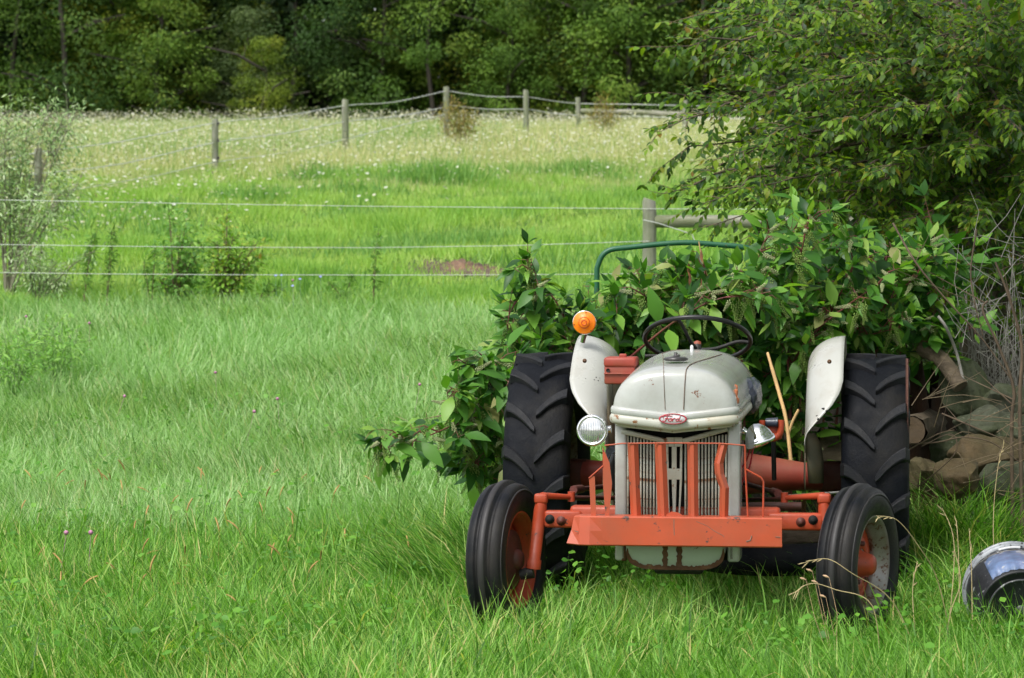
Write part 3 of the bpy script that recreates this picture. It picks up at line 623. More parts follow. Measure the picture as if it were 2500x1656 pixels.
# lower pan: rounded bottom
def pan(x0, x1, name='lower_pan'):
    rows = []
    for i in range(9):
        t = i/8; y = yg-.02+.20*t; drop = .012*math.sin(math.pi*min(1, t*1.5)); rows.append([])
        for k in range(25):
            u = -1+2*k/24; e = (1-abs(u)**5)**.5
            rows[-1].append(((x0+x1)/2+u*(x1-x0)/2, y, zp0+.075*(1-e)+(.05*t*t)-drop*0))
    front = [[(p[0], p[1]-.002, zp1+.06) for p in rows[0]], [(p[0], p[1]-.004, (zp1*2+p[2])/3) for p in rows[0]], rows[0]]
    b = MB(); b.grid(front+rows[1:], True); return b.build(name, m_pan, trac, solid=.004)
pan(T(1530, 1300, yg).x, T(1770, 1300, yg).x)
b = MB(); x0 = T(1640, 1350, yg-.03)
for dx, w_s, hh in ((-.030, .022, .0), (.034, .024, .006)):
    r_ = random.Random(int(dx*1000)); rows = []
    for i in range(16):
        t = i/15; z = zp0+.004+(zp1-zp0)*t; wl, wr = w_s*(.5+r_.uniform(-.16, .16)), w_s*(.5+r_.uniform(-.16, .16)); rows.append([(x0.x+dx-wl, yg-.026, z), (x0.x+dx, yg-.0275, z), (x0.x+dx+wr, yg-.026, z)])
    b = MB(); b.grid(rows, False); b.build('rust_streak', m_rust, trac, solid=.002)
r_ = random.Random(4); rows = []; xa, xb = T(1530, 1300, yg).x, T(1770, 1300, yg).x
for k in range(70):
    u = -1+2*k/69; e = (1-abs(u)**5)**.5; zz = zp0+.075*(1-e); hgt = .010+r_.random()*.010+.012*abs(u)**6
    rows.append([((xa+xb)/2+u*(xb-xa)/2*1.004, yg-.0245, zz-.004), ((xa+xb)/2+u*(xb-xa)/2*(1-.03*abs(u)**6), yg-.0245, zz+hgt)])
b = MB(); b.grid(rows, False)
b.build('rust_edge', m_rust, trac, solid=.002)
b = MB()
for sx, px in ((-1, 1522), (1, 1786)):
    p = T(px, 1350, yg); b.rbox((p.x, yg+.04, p.z+.012), (.03, .08, .10), .01)
b.build('pan_bracket', m_rust, trac)
b = MB(); b.rbox((cx, .1, zp0-.01), (.22, .3, .05), .015); b.build('crossmember', m_dark, trac)
# slats
zt_side, zt_mid = T(1520, 1062, yg).z, T(1640, 1082, yg).z
sl = MB(); sl.rbox((0, 0, -.5), (.0085, .016, 1), .003, seg=1); me_sl = sl.mesh('slat', m_rustwhite)
xs0, xs1, xm0, xm1 = T(1522, 1100, yg).x, T(1775, 1100, yg).x, T(1626, 1100, yg).x, T(1666, 1100, yg).x
for a, c, nn in ((xs0+.004, xm0-.012, 13), (xm1+.012, xs1-.006, 13)):
    for k in range(nn):
        x = a+(c-a)*k/(nn-1); d = abs(x-(xm0+xm1)/2)/(xs1-cx); zt = zt_mid+(zt_side-zt_mid)*min(1, d)
        link('slat', me_sl, trac, (x, yg+.02+.0015*((k*7) % 3-1), zt+.004), (0, R(((k*5) % 3-1)*.12), 0), (1, 1, zt-.44))
for (a, za), (c, zc_) in (((T(1517, 1053, yg).x, T(1517, 1053, yg).z), (xm0, T(1626, 1078, yg).z)), ((xm1, T(1666, 1078, yg).z), (T(1776, 1043, yg).x, T(1776, 1047, yg).z))):
    b = MB(); p, q = Vector((a, yg+.008, za)), Vector((c, yg+.004, zc_)); M_ = Matrix.Rotation(-math.atan2(q.z-p.z, q.x-p.x), 3, 'Y')
    b.rbox((p+q)/2, ((q-p).length, .022, .023), .005, M_); b.build('grille_top_bar', m_rustwhite, trac)
# centre mullion with slots
ztop = T(1646, 1068, yg).z; xc = (xm0+xm1)/2; hw = (xm1-xm0)/2; y0 = yg-.004
rows = [(ztop, hw), (T(0, 1105, yg).z, hw*.98), (T(0, 1135, yg).z, hw*.95), (T(0, 1155, yg).z, hw*.95), (T(0, 1200, yg).z, hw*.9), (T(0, 1270, yg).z, hw*.8)]
b = MB()
def strip(x0a, x0b, za, x1a, x1b, zb): b.poly([(x0a, y0, za), (x0b, y0, za), (x1b, y0, zb), (x1a, y0, zb)], (0, .012, 0))
zs1, ze1, zs2, ze2 = T(0, 1078, yg).z, T(0, 1130, yg).z, T(0, 1156, yg).z, T(0, 1265, yg).z
strip(xc-hw, xc+hw, ztop, xc-hw, xc+hw, zs1)
strip(xc-hw, xc-hw*.72, zs1, xc-hw*.98, xc-hw*.68, ze1); strip(xc+hw*.72, xc+hw, zs1, xc+hw*.68, xc+hw*.98, ze1)
strip(xc-hw*.30, xc+hw*.30, zs1, xc-hw*.30, xc+hw*.30, ze1)
strip(xc-hw*.98, xc+hw*.98, ze1, xc-hw*.96, xc+hw*.96, zs2)
strip(xc-hw*.96, xc-hw*.68, zs2, xc-hw*.62, xc-hw*.5, ze2); strip(xc+hw*.68, xc+hw*.96, zs2, xc+hw*.5, xc+hw*.62, ze2)
strip(xc-hw*.30, xc+hw*.30, zs2, xc-hw*.10, xc+hw*.14, ze2)
b.build('grille_centre_panel', m_rustwhite, trac, bevel=.002)
b = MB(); b.box((xc, y0-.001, (ztop+zs1)/2), (.002, .004, ztop-zs1)); b.build('panel_seam', m_seam, trac)
# ---- hood
zb = T(1640, 1018, -.2).z; HL = 1.02; dn = .26
def hood_pt(u, S, Cc, y=None):
    cu, su = math.cos(u), math.sin(u); e1 = .74
    x = (abs(cu)**e1)*(1 if cu > 0 else -1)*S; z = (abs(su)**e1)*S
    return x, z
w0 = (T(1800, 1000, -.12).x-T(1500, 1000, -.12).x)/2; xh = (T(1802, 1000, -.12).x+T(1500, 1000, -.12).x)/2
zr = T(1690, 856, .9).z; zf = T(1640, 899, -.1).z
ne = 5.0
Ss = [0.0, .15, .3, .45, .6, .7, .78, .85, .90, .94, .965, .982, .993, 1.0]
dnn = .10
stations = [(S, -dn+dnn*(1-(1-S**ne)**(1/ne))) for S in Ss]
ys = [(1.0, y) for y in (-.05, .0, .08, .2, .35, .5, .65, .8, .9, HL)]
def hood_row(S, y, off=0, nu=49):
    row = []; tt = (y+dn)/(HL+dn); wd = w0+.022*max(0, min(1, (y+.1)/.9)); h = (zf-zb)+(zr-zf)*(max(0, min(1, (y+.2)/1.15)))**.62
    for k in range(nu):
        u = math.pi*k/(nu-1); x, z = hood_pt(u, S, 0)
        row.append(Vector((xh+x*(wd+off), y+.02*0-(off if y < -.2 else 0), zb+z*(h+off)+.03*max(0, y)*(1-z)*0)))
    return row
rows = [hood_row(S, y) for S, y in stations]+[hood_row(S, y) for S, y in ys]
b = MB(); b.grid(rows); hood = b.build('hood', m_white, trac, solid=.004)
# skirt and the two pressed mouldings that run round the lip
def contour(off, zoff, rise):
    pts = []
    for y in (.85, .7, .5, .3, .12, .0, -.08, -.13): pts.append((-(w0+.02*max(0, y)), y))
    for S in (1, .998, .99, .975, .94, .9, .82, .7, .5, .3, .12, 0): pts.append((-w0*S, -dn+dnn*(1-(1-S**ne)**(1/ne))))
    pts += [(-x, y) for x, y in pts[-2::-1]]
    out = []
    for i, (x, y) in enumerate(pts):
        a = pts[max(i-1, 0)]; c = pts[min(i+1, len(pts)-1)]; t = Vector((c[0]-a[0], c[1]-a[1], 0)).normalized(); nrm = Vector((t.y, -t.x, 0))
        z = zb+zoff+rise*max(0, y)+(-.030*(1-abs(x)/w0) if y < -.1 else 0)
        out.append((Vector((xh+x, y, z)), nrm))
    return out
def moulding(name, mat, zoff, hgt, dep, rise):
    rows = []
    for p, n_1 in contour(0, zoff, rise):
        rows.append([p+n_1*d+Vector((0, 0, z)) for d, z in ((-.006, hgt*.55), (dep*.55, hgt*.48), (dep, hgt*.25), (dep*1.05, 0), (dep, -hgt*.25), (dep*.5, -hgt*.5), (-.008, -hgt*.55))])
    b = MB(); b.grid(rows); return b.build(name, mat, trac, solid=.003)
moulding('hood_moulding', m_white, .030, .034, .010, .035)
moulding('hood_lip', m_rustwhite, -.006, .040, .014, .035)
rows = []
for p, n_1 in contour(0, -.02, .03): rows.append([p-n_1*.012+Vector((0, 0, z)) for z in (.03, -.02)])
b = MB(); b.grid(rows); b.build('hood_skirt', m_rustwhite, trac, solid=.003)
# black sheet added to put shade into the engine bay under the hood
b = MB(); b.box((cx, .4, zb-.005), (w0*1.85, .95, .01)); b.build('engine_bay_shade_sheet', m_black, trac)
# seams either side of the centre band
from mathutils.bvhtree import BVHTree
bvh = BVHTree.FromPolygons([Vector(v) for v in b.v][:0] or [p for r_ in rows for p in r_], [(0, 1, 2)])
hv = [tuple(v.co) for v in hood.data.vertices]; hf = [tuple(p.vertices) for p in hood.data.polygons]
bvh = BVHTree.FromPolygons(hv, hf)
camL = Matrix.Rotation(TA, 3, 'Z') @ (Vector((0, 0, EYE))-TO)
def onhood(px, py, lift=.002):
    d = (T(px, py, .2)-camL).normalized(); h = bvh.ray_cast(camL, d)
    return (h[0]-d*.0005+(h[1] if h[1].dot(d) < 0 else -h[1])*(lift+.0022), h[1]) if h[0] else (None, None)
def seam(name, pts, r, mat=m_seam, lift=.002):
    out = [onhood(*p, lift)[0] for p in bezp(pts)]; out = [p for p in out if p is not None]
    if len(out) > 1:
        b = MB(); b.tube(out, r, 5); b.build(name, mat, trac)
def bezp(pts, n=6): return [(p.x, p.y) for p in bez([Vector((a, c, 0)) for a, c in pts], n)]
seam('hood_seam', [(1618, 867), (1620, 890), (1621, 930), (1624, 1000)], .0016)
seam('hood_seam', [(1762, 867), (1730, 877), (1695, 888), (1678, 900), (1673, 925), (1669, 1000)], .0024)
seam('hood_edge_seam', [(1615, 866), (1640, 858), (1665, 857)], .0018)
# cap
m_capm = surf('tarnished_cap', (.10, .095, .095), .35, .6, var=.4, vscale=30)
hp, hn = onhood(1650, 887); hp = hp+Vector((0, 0, .010)); b = MB()
b.lathe([(-.004, .040), (.0, .055), (.007, .056), (.013, .046), (.016, .022), (.020, .010), (.034, .007), (.036, .001)], 28, 'Z', hp); b.rbox(hp+Vector((.012, 0, .02)), (.012, .03, .014), .003); b.build('fuel_cap', m_capm, trac)
b = MB(); p = T(1689, 852, .9); b.lathe([(-.02, .008), (.01, .008), (.018, .005), (.019, .001)], 12, 'Z', p); b.build('hood_bolt', m_badge, trac)
# rust scab on the flank
hp, hn = onhood(1795, 962, .0)
if hp:
    for k, (ox, oz, s) in enumerate(((0, .0, .016), (.004, .026, .011), (.007, -.030, .013))):
        h2, n2 = onhood(1795+ox*540, 962-oz*540, -.001)
        V_, F_ = ico(2, 40+k, .35, 2.2, (s*.65, s*.28, s*1.5)); b = MB(); b.add([Vector(v)+h2 for v in V_], F_, True); b.build('rust_spot', surf('rust_scab', (.42, .14, .06), .8, var=.3, vscale=60) if k == 0 else bpy.data.materials['rust_scab'], trac)
# emblem
pe = onhood(1643, 1010, .0)[0]; pe = T(1643, 1023, pe.y-.022)
b = MB(); n = 40; rx, rz = .0625, .0235
b.lathe([(-.004, 1), (-.010, .97), (-.011, .90)], n, 'Y'); b.v = [(pe.x+v[0]*rx, pe.y+v[1], pe.z+v[2]*rz) for v in b.v]; b.build('emblem_rim', m_redink, trac, solid=.002)
b = MB(); b.lathe([(.006, .98), (-.004, .97), (-.0085, .90), (-.0085, .001)], n, 'Y'); b.v = [(pe.x+v[0]*rx, pe.y+v[1], pe.z+v[2]*rz) for v in b.v]; em = b.build('emblem', m_badge, trac)
SC = {'F': [[(-3.3, .2), (-3.6, .8), (-3.0, 1.25), (-2.0, 1.35), (-.2, 1.25)], [(-1.9, 1.3), (-2.2, .2), (-2.7, -.8), (-3.3, -1.05), (-3.6, -.7)], [(-2.9, .2), (-1.5, .25)]],
      'o': [[(-.9, .25), (-1.5, .0), (-1.6, -.6), (-1.1, -.95), (-.5, -.7), (-.4, -.1), (-.9, .25), (-.1, .05)]],
      'r': [[(.1, .25), (-.05, -.9)], [(.0, -.1), (.5, .3), (.9, .1)]],
      'd': [[(2.2, .15), (1.5, .15), (1.1, -.4), (1.4, -.9), (1.9, -.7), (2.3, .1), (2.65, 1.25)], [(2.3, .1), (2.2, -.7), (2.6, -.95), (3.1, -.6)]]}
b = MB()
for L_ in SC.values():
    for st in L_:
        pts = bez([Vector((pe.x+x*.0125, pe.y-.0105, pe.z+z*.0105)) for x, z in st], 6); b.tube(pts, .0019, 6)
b.build('emblem_lettering', m_redink, em)
# ---- bumper and guard
yb = -.30
zt_, zb_ = T(1650, 1264, yb).z, T(1650, 1333, yb).z
x0, x1 = T(1470, 1300, yb).x, T(1909, 1300, yb).x
b = MB(); rows = []
for x, dyf, zl in [(T(1400, 1300, yb).x, .035, -.002), (T(1415, 1300, yb).x, .012, -.003), (T(1440, 1300, yb).x, 0, -.002), (x0, -.004, 0), (x1, 0, 0)]:
    fl = .03 if x < x0-.02 else 0
    if x < T(1410, 1300, yb).x: rows.append([(x+.005, yb+.10, zt_-.004), (x+.004, yb+dyf+.005, zt_-.002), (x, yb+dyf, zt_-.006), (x-.010, yb+dyf-.01, (zt_+zb_)/2), (x-.030, yb+dyf-.028, zb_+.008), (x-.028, yb+dyf-.02, zb_+.004), (x, yb+.08, zb_+.006)])
    else: rows.append([(x, yb+.10, zt_), (x, yb+dyf+.004, zt_), (x, yb+dyf, zt_-.004), (x, yb+dyf-fl*.3, (zt_+zb_)/2), (x, yb+dyf-fl*.6, zb_+.004), (x, yb+dyf-fl*.5+.004, zb_), (x, yb+.09, zb_)])
b.grid(rows); bump_ = b.build('bumper', m_orange, trac, solid=.007)
bump_.data.polygons.foreach_set('use_smooth', [False]*len(bump_.data.polygons))
b = MB()
for pts in ([(1700, 1273), (1725, 1283), (1745, 1297), (1766, 1308), (1768, 1312)], [(1646, 1268), (1646, 1285), (1647, 1307)], [(1470, 1272), (1472, 1318), (1484, 1322)], [(1548, 1284), (1565, 1299)], [(1822, 1322), (1832, 1319), (1835, 1308)], [(1893, 1311), (1905, 1312)], [(1608, 1318), (1624, 1319)], [(1402, 1296), (1412, 1299)]):
    pp = [T(px, py, yb-.0045) for px, py in pts]; b.tube(pp, .0022 if len(pts) != 3 else .004, 5, flat=.4)
b.build('paint_scratch', m_seam, trac)
b = MB(); p = T(1645, 1262, yb+.06); b.poly([(p.x-.05, yb+.05, zt_), (p.x+.05, yb+.05, zt_), (p.x+.02, yb+.05, zt_+.018), (p.x-.01, yb+.05, zt_+.022)], (0, .01, 0)); b.build('hitch_tab', m_orange, trac)
for px in (1440, 1870):
    b = MB(); p = T(px, 1290, yb+.15); b.box((p.x*.9, yb+.17, p.z), (.03, .26, .05)); b.build('bumper_bracket', m_orange2, trac)
def guard(a, c, wpx, mid=None):
    yb2 = yb+.045; pts = [T(*a, yb2)]+([T(*m_, yb2-.01) for m_ in mid] if mid else [])+[T(*c, yb2)]
    hw_ = wpx/2/545; rows = []
    for p in pts: rows.append([(p.x-hw_, p.y+.022, p.z), (p.x-hw_*.35, p.y, p.z), (p.x+hw_*.25, p.y-.002, p.z), (p.x+hw_, p.y+.020, p.z)])
    b = MB(); b.grid(rows, False); b.build('guard_bar', m_orange, trac, solid=.004)
guard((1544, 1084), (1552, 1266), 24); guard((1611, 1084), (1619, 1266), 26); guard((1690, 1084), (1692, 1266), 24)
guard((1766, 1084), (1766, 1266), 21, [(1754, 1132), (1756, 1158), (1768, 1192)])
tb('guard_rail', m_orange, [T(1476, 1088, yb+.04), T(1520, 1083, yb+.04), T(1640, 1082, yb+.04), T(1760, 1083, yb+.04), T(1819, 1088, yb+.04)], .0035, 6)
def plate(name, pts, y, th=.005, mat=m_orange):
    b = MB(); b.poly([T(px, py, y) for px, py in pts], (0, th, 0)); return b.build(name, mat, trac)
plate('guard_plate', [(1471, 1090), (1477, 1105), (1488, 1130), (1494, 1180), (1487, 1263), (1478, 1263), (1472, 1180)], yb+.035)
plate('guard_plate', [(1438, 1166), (1452, 1163), (1455, 1262), (1443, 1262)], yb+.035)
tb('guard_rod', m_orange2, [T(1438, 1168, yb+.035), T(1472, 1138, yb+.035)], .004, 6)
tb('guard_rod', m_orange2, [T(1819, 1088, yb+.04), T(1820, 1150, yb+.04), T(1826, 1264, yb+.04)], .0045, 6)
tb('guard_rod', m_orange2, [T(1821, 1146, yb+.04), T(1858, 1166, yb+.04), T(1864, 1176, yb+.04), T(1863, 1264, yb+.04)], .0045, 6)
# hub of hose and fan bracket left of the grille
plate('lamp_bracket', [(1478, 1100), (1490, 1088), (1502, 1085), (1502, 1104), (1490, 1112), (1484, 1122)], -.02, .008, m_plastic)
tb('hose', m_blackp, [T(1502, 1110, .05), T(1492, 1140, .05), T(1494, 1180, .06), T(1504, 1200, .1)], .016, 10, 5)
# ---- headlights
def headlight(px, py, yl, aim, stalk):
    p = T(px, py, yl); h = empty('headlight', p); h.parent = trac
    M_ = Vector(aim).normalized().to_track_quat('Y', 'Z').to_matrix()
    b = MB(); b.lathe([(.006, .0565), (.012, .062), (.010, .0685), (.0, .071), (-.012, .0685), (-.014, .066)], 44, 'Y', M=M_); b.build('chrome_ring', m_chrome, h, solid=.002)
    b = MB(); b.lathe([(-.012, .067), (-.035, .060), (-.060, .045), (-.078, .024), (-.084, .001)], 44, 'Y', M=M_); b.build('lamp_bowl', m_chrome, h)
    b = MB(); b.lathe([(.004, .059), (.012, .045), (.0165, .025), (.018, .001)], 44, 'Y', M=M_); b.build('lens', m_glass_l, h)
    b = MB()
    for k in range(-6, 7):
        z0 = (.052**2-(k*.008)**2)**.5; b.tube([M_ @ Vector((k*.008, .0185-.13*((k*.008)**2+z_*z_)/.06*.06/.059-.0*1+.0015-.9*((k*.008)**2+z_*z_), z_)) for z_ in np.linspace(-z0, z0, 7)], .0011, 4)
    b.build('lens_ribs', m_ribg, h)
    b = MB(); q = T(*stalk, yl+.05)-p; b.tube([M_ @ Vector((0, -.07, 0)), q.lerp(Vector((0, 0, 0)), .35)+Vector((0, .02, 0)), q], [.014, .012, .017], 10); b.build('stalk', m_chrome, h)
m_ribg = surf('lens_rib_glass', (.30, .32, .34), .15, .5)
m_glass_l = surf('lens_glass', (.80, .84, .86), .06, .75, var=.25, vscale=30)
headlight(1446, 1051, -.10, (-.05, -1, .03), (1492, 1048))
headlight(1856, 1078, .0, (.36, .10, -.93), (1812, 1050))
# ---- toolbox, plastic-wrapped canister, red bracket with roller
b = MB(); p0, p1 = T(1478, 937, .95), T(1555, 872, .95); c = (p0+p1)/2; dx, dz = p1.x-p0.x, p1.z-p0.z
b.rbox((c.x, .95, p0.z+dz*.36), (dx*.97, .16, dz*.72), .008); tbx = b.build('toolbox', m_red, trac)
b = MB(); b.rbox((c.x+.002, .95, p0.z+dz*.82), (dx*1.03, .175, dz*.38), .014, seg=3); b.build('lid', m_red, tbx)
b = MB(); b.rbox((c.x, .95-.085, p0.z+dz*.40), (dx*.98, .012, .007), .002); b.build('ledge', m_red, tbx); b = MB(); b.rbox((c.x+.01, .94, p1.z+.006), (.035, .03, .02), .005); b.build('latch', m_red, tbx)
b = MB(); b.lathe([(-.004, .010), (.002, .001)], 10, 'Y', (c.x-dx*.36, .95-.083, p0.z+dz*.52)); b.build('bolt_hole', m_black, tbx)
V_, F_ = ico(4, 5, .10, 2.2, (.055, .15, .092)); p = T(1832, 965, .74); b = MB(); b.add([Vector(v)+p for v in V_], F_, True); b.build('plastic_wrapped_canister', m_plastic, trac)
p = T(1884, 1032, .55); b = MB(); b.tube([p+Vector((-.028, 0, .0)), p+Vector((.028, 0, 0))], [.02, .024], 14); b.build('control_roller', m_plastic, trac)
b = MB(); b.tube(bez([p+Vector((-.042, 0, .01)), p+Vector((-.04, 0, -.035)), p+Vector((.0, 0, -.075)), p+Vector((.038, 0, -.05)), p+Vector((.044, 0, .012))], 5), .016, 8); b.rbox(p+Vector((.01, .02, -.045)), (.075, .02, .07), .01); b.build('control_bracket', m_orange2, trac)
tb('throttle_rod', m_dark, [T(1575, 869, 1.0), T(1600, 868, 1.0), T(1630, 870, 1.0)], [.008, .006, .005], 6)
# ---- steering wheel
pc = T(1703, 829, 1.22); e = R(64); nrm = Vector((0, math.cos(e), math.sin(e))); ux = Vector((1, 0, 0)); uy = nrm.cross(ux)
rs = (T(1832, 829, 1.22).x-T(1574, 829, 1.22).x)/2
sw = empty('steering_wheel', pc); sw.parent = trac
b = MB(); ring = [ux*math.cos(t)*rs+uy*math.sin(t)*rs for t in np.linspace(0, 2*math.pi, 65)]; b.tube(ring, .0115, 12, caps=False); b.build('rim', m_blackp, sw)
hub = -nrm*.055
b = MB(); b.tube([hub-nrm*.03, hub+nrm*.03], [.022, .018], 14); b.build('hub', m_dark, sw)
b = MB(); b.lathe([(0, .02), (.012, .017), (.018, .001)], 14, 'Z', hub+nrm*.03); b.build('cap', m_red, sw)
for ang in (110, 352, 235):
    d = ux*math.cos(R(ang))+uy*math.sin(R(ang))*-1
    b = MB(); b.tube(bez([hub, hub+d*rs*.35+nrm*.012, d*rs*.75+nrm*.0, d*rs], 5), [.0085]*16, 8); b.build('spoke', m_dark, sw)
b = MB(); b.tube([pc+hub, pc+hub-nrm*.35+Vector((0, -.1, 0))], .02, 10); b.build('steering_column', m_dark, trac)
b = MB(); b.rbox((0.02, 1.08, 1.12), (.30, .12, .28), .02); b.build('dash_panel', m_dark, trac)
# seat behind
b = MB(); rows = []
for i in range(9):
    t = -1+2*i/8; rows.append([(.2*u*(1-.15*t*t), 1.75+.17*t, .93+.05*t*t*(1 if t > 0 else .3)+.03*u*u) for u in np.linspace(-1, 1, 9)])
b.grid(rows); b.build('seat', m_dred, trac, solid=.006)
# ---- fenders
def fender(side):
    f = []; xo = T(1388, 900, 1.3).x if side < 0 else T(2058, 900, 1.3).x; xi = T(1484, 900, 1.3).x if side < 0 else T(1966, 950, 1.3).x
    Rf = T(1400, 819, 1.85).z-.625; Wf = xo-xi
    for th in list(np.linspace(16, 60, 19))+list(np.linspace(66, 150, 14)):
        a = R(th); k = float(np.interp(th, [16, 20, 24, 28, 33, 39, 45, 60], [.0, .02, .22, .45, .72, .92, 1, 1]))
        row = []
        for j in range(13):
            t = j/12*math.pi/2
            x = xi+Wf*k*(1-math.cos(t))**.92; r = Rf-.15+.15*math.sin(t)**.85
            if j == 0: x = xi
            row.append((x, 1.85-r*math.cos(a), .625+r*math.sin(a)))
        f.append(row)
    b = MB(); b.grid(f); o = b.build('fender', m_fender, trac, solid=.004)
    # inner side plate
    rows = []
    for th in np.linspace(-4, 150, 30):
        a = R(th); rows.append([(xi-(.02*side*(1-q)), 1.85-r*math.cos(a), .625+r*math.sin(a)) for q, r in ((0, .16), (.5, .36), (1, Rf-.15))])
    b = MB(); b.grid(rows); b.build('inner_plate', m_fplate, o, solid=.004)
    return o, xo, xi, Rf
m_fplate = surf('muddy_fender_plate', (.085, .085, .055), .6, var=.4, vscale=5, dirt=(.16, .10, .05), dirt_amt=.6)
fl_, xo, xi, Rf = fender(-1); fr_, *_ = fender(1)
def fplate(pts, yy):
    b = MB(); rows = []
    for (xa, xb, py) in pts: a, c = T(xa, py, yy), T(xb, py, yy+.05); rows.append([a.lerp(c, q)+Vector((0, -.02*math.sin(q*3.1), 0)) for q in (0, .25, .5, .75, 1)])
    b.grid(rows); b.build('fender_brace', m_fplate, trac, solid=.005)
fplate([(1964, 1990, 1058), (1966, 2004, 1085), (1970, 2010, 1130), (1974, 2010, 1180)], 1.32)
fplate([(1480, 1492, 900), (1482, 1498, 980), (1484, 1502, 1060), (1474, 1500, 1130), (1470, 1496, 1190)], 1.32)
for px, py, sd_ in ((1428, 881, 1), (2025, 883, 1)):
    b = MB(); p = T(px, py, 1.22); b.lathe([(-.012, .011), (-.018, .009), (-.020, .001)], 12, 'Y', p); b.build('fender_bolt', m_rust, trac)
b = MB()
for px, py in ((2012, 1000), (2016, 1004), (1994, 1016), (1997, 1023), (2003, 1030), (2001, 1036), (1455, 922), (1460, 930), (1463, 924), (1450, 927)):
    pass
fb = BVHTree.FromPolygons([tuple(v.co) for o_2 in (fl_, fr_) for v in o_2.data.vertices], [tuple(i+(0 if o_2 is fl_ else len(fl_.data.vertices)) for i in q.vertices) for o_2 in (fl_, fr_) for q in o_2.data.polygons])
for i, (px, py, s_) in enumerate(((2012, 1000, 3), (2017, 1004, 2.5), (2008, 998, 2), (1994, 1016, 3), (1997, 1024, 3.4), (2003, 1031, 2.4), (2001, 1037, 2), (2040, 995, 1.5), (1990, 893, 2), (1455, 922, 1.6), (1460, 930, 1.8), (1464, 924, 1.4), (1451, 928, 1.3), (1430, 925, 1.2))):
    d = (T(px, py, 1.2)-camL).normalized(); h = fb.ray_cast(camL, d)
    if h[0]:
        V_, F_ = ico(1, 60+i, .5, 2.5, (s_/500, .0015, s_/500*1.3)); b = MB(); b.add([Vector(v)+h[0]-d*.003 for v in V_], F_, True); b.build('paint_chip', m_black, trac)
# amber lamp
p = T(1427, 788, 1.55)
la = empty('amber_lamp', p); la.parent = trac
b = MB(); b.lathe([(.035, .001), (.034, .035), (.02, .052), (.0, .060), (-.004, .0605), (-.004, .057)], 40, 'Y'); b.build('housing', m_chrome, la)
b = MB(); b.lathe([(.0, .0585), (-.012, .0575), (-.0155, .052), (-.0165, .026), (-.022, .024), (-.0235, .018), (-.024, .001)], 40, 'Y'); b.build('amber_lens', m_amber, la)
b = MB()
for a in (80, 190, 310): b.lathe([(-.010, .003), (-.0175, .003), (-.0178, .001)], 8, 'Y', (.052*math.cos(R(a)), 0, .052*math.sin(R(a))))
b.build('lens_screws', m_rust, la)
b = MB(); b.lathe([(-.0165, .030), (-.0195, .028), (-.0195, .025), (-.0165, .0235)], 40, 'Y', closed=True); b.lathe([(-.024, .016), (-.0262, .014), (-.0262, .011), (-.024, .009)], 32, 'Y', closed=True); b.build('lens_ring', m_amber2, la)
b = MB(); b.tube([Vector((0, .01, -.055)), Vector((-.012, .02, -.10))], [.014, .012], 10); b.build('stem', m_chrome, la)
# ------------------------------------------------------------------ overhanging tree on the right
m_leafT = leaf_mat('elm_leaf', [(0, (.028, .070, .022)), (.3, (.062, .140, .020)), (.55, (.115, .215, .024)), (.82, (.19, .33, .034)), (.96, (.23, .32, .03)), (1, (.22, .14, .025))], rough=.42, trans=.40, spec=.28, tmul=(1.4, 1.45, .3))
m_twig = surf('twig_bark', (.17, .12, .075), .85, var=.35, vscale=12)
m_limb = surf('limb_bark', (.09, .07, .05), .9, var=.4, vscale=6, bump=.6, bscale=30)
tmE = leaf_template(.55, 4, .16, .22); tmE2 = leaf_template(.55, 3, .16, .22)
oak = empty('overhanging_tree', atg(2440, 21.5), label='large broadleaf tree overhanging from the right edge, leaves turning olive', cat='tree')
LP, LD, LN, LS = [], [], [], []
tb_ = MB(); lb_ = MB()
def twig(p0, d, L, nl, ls, droop=.35, MBk=None, r=.0035):
    d = d.normalized(); pts = [p0]; p = p0.copy(); n = 4
    for i in range(n):
        d = (d+Vector((random.gauss(0, .12), random.gauss(0, .12), random.gauss(0, .1)-droop*.18))).normalized(); p = p+d*(L/n); pts.append(p)
    MBk.tube(pts, [r*(1-.7*i/n) for i in range(n+1)], 3, caps=False)
    for i in range(nl):
        t = (i+.6)/nl*n; k = min(int(t), n-1); q = pts[k].lerp(pts[k+1], t-k); dd = (pts[k+1]-pts[k]).normalized()
        s = dd.cross(Vector((0, 0, 1))).normalized()*(1 if i % 2 else -1)
        o = (dd*.55+s*.75+Vector((random.gauss(0, .25), random.gauss(0, .25), random.gauss(-.45*droop*2, .3)))).normalized()
        LP.append(q); LD.append(o); LN.append(Vector((random.gauss(0, .35), random.gauss(-.25, .35), 1))); LS.append(ls*random.uniform(.6, 1.15))
    q = pts[-1]; LP.append(q); LD.append(d); LN.append(Vector((random.gauss(0, .3), random.gauss(0, .3), 1))); LS.append(ls*random.uniform(.6, 1))
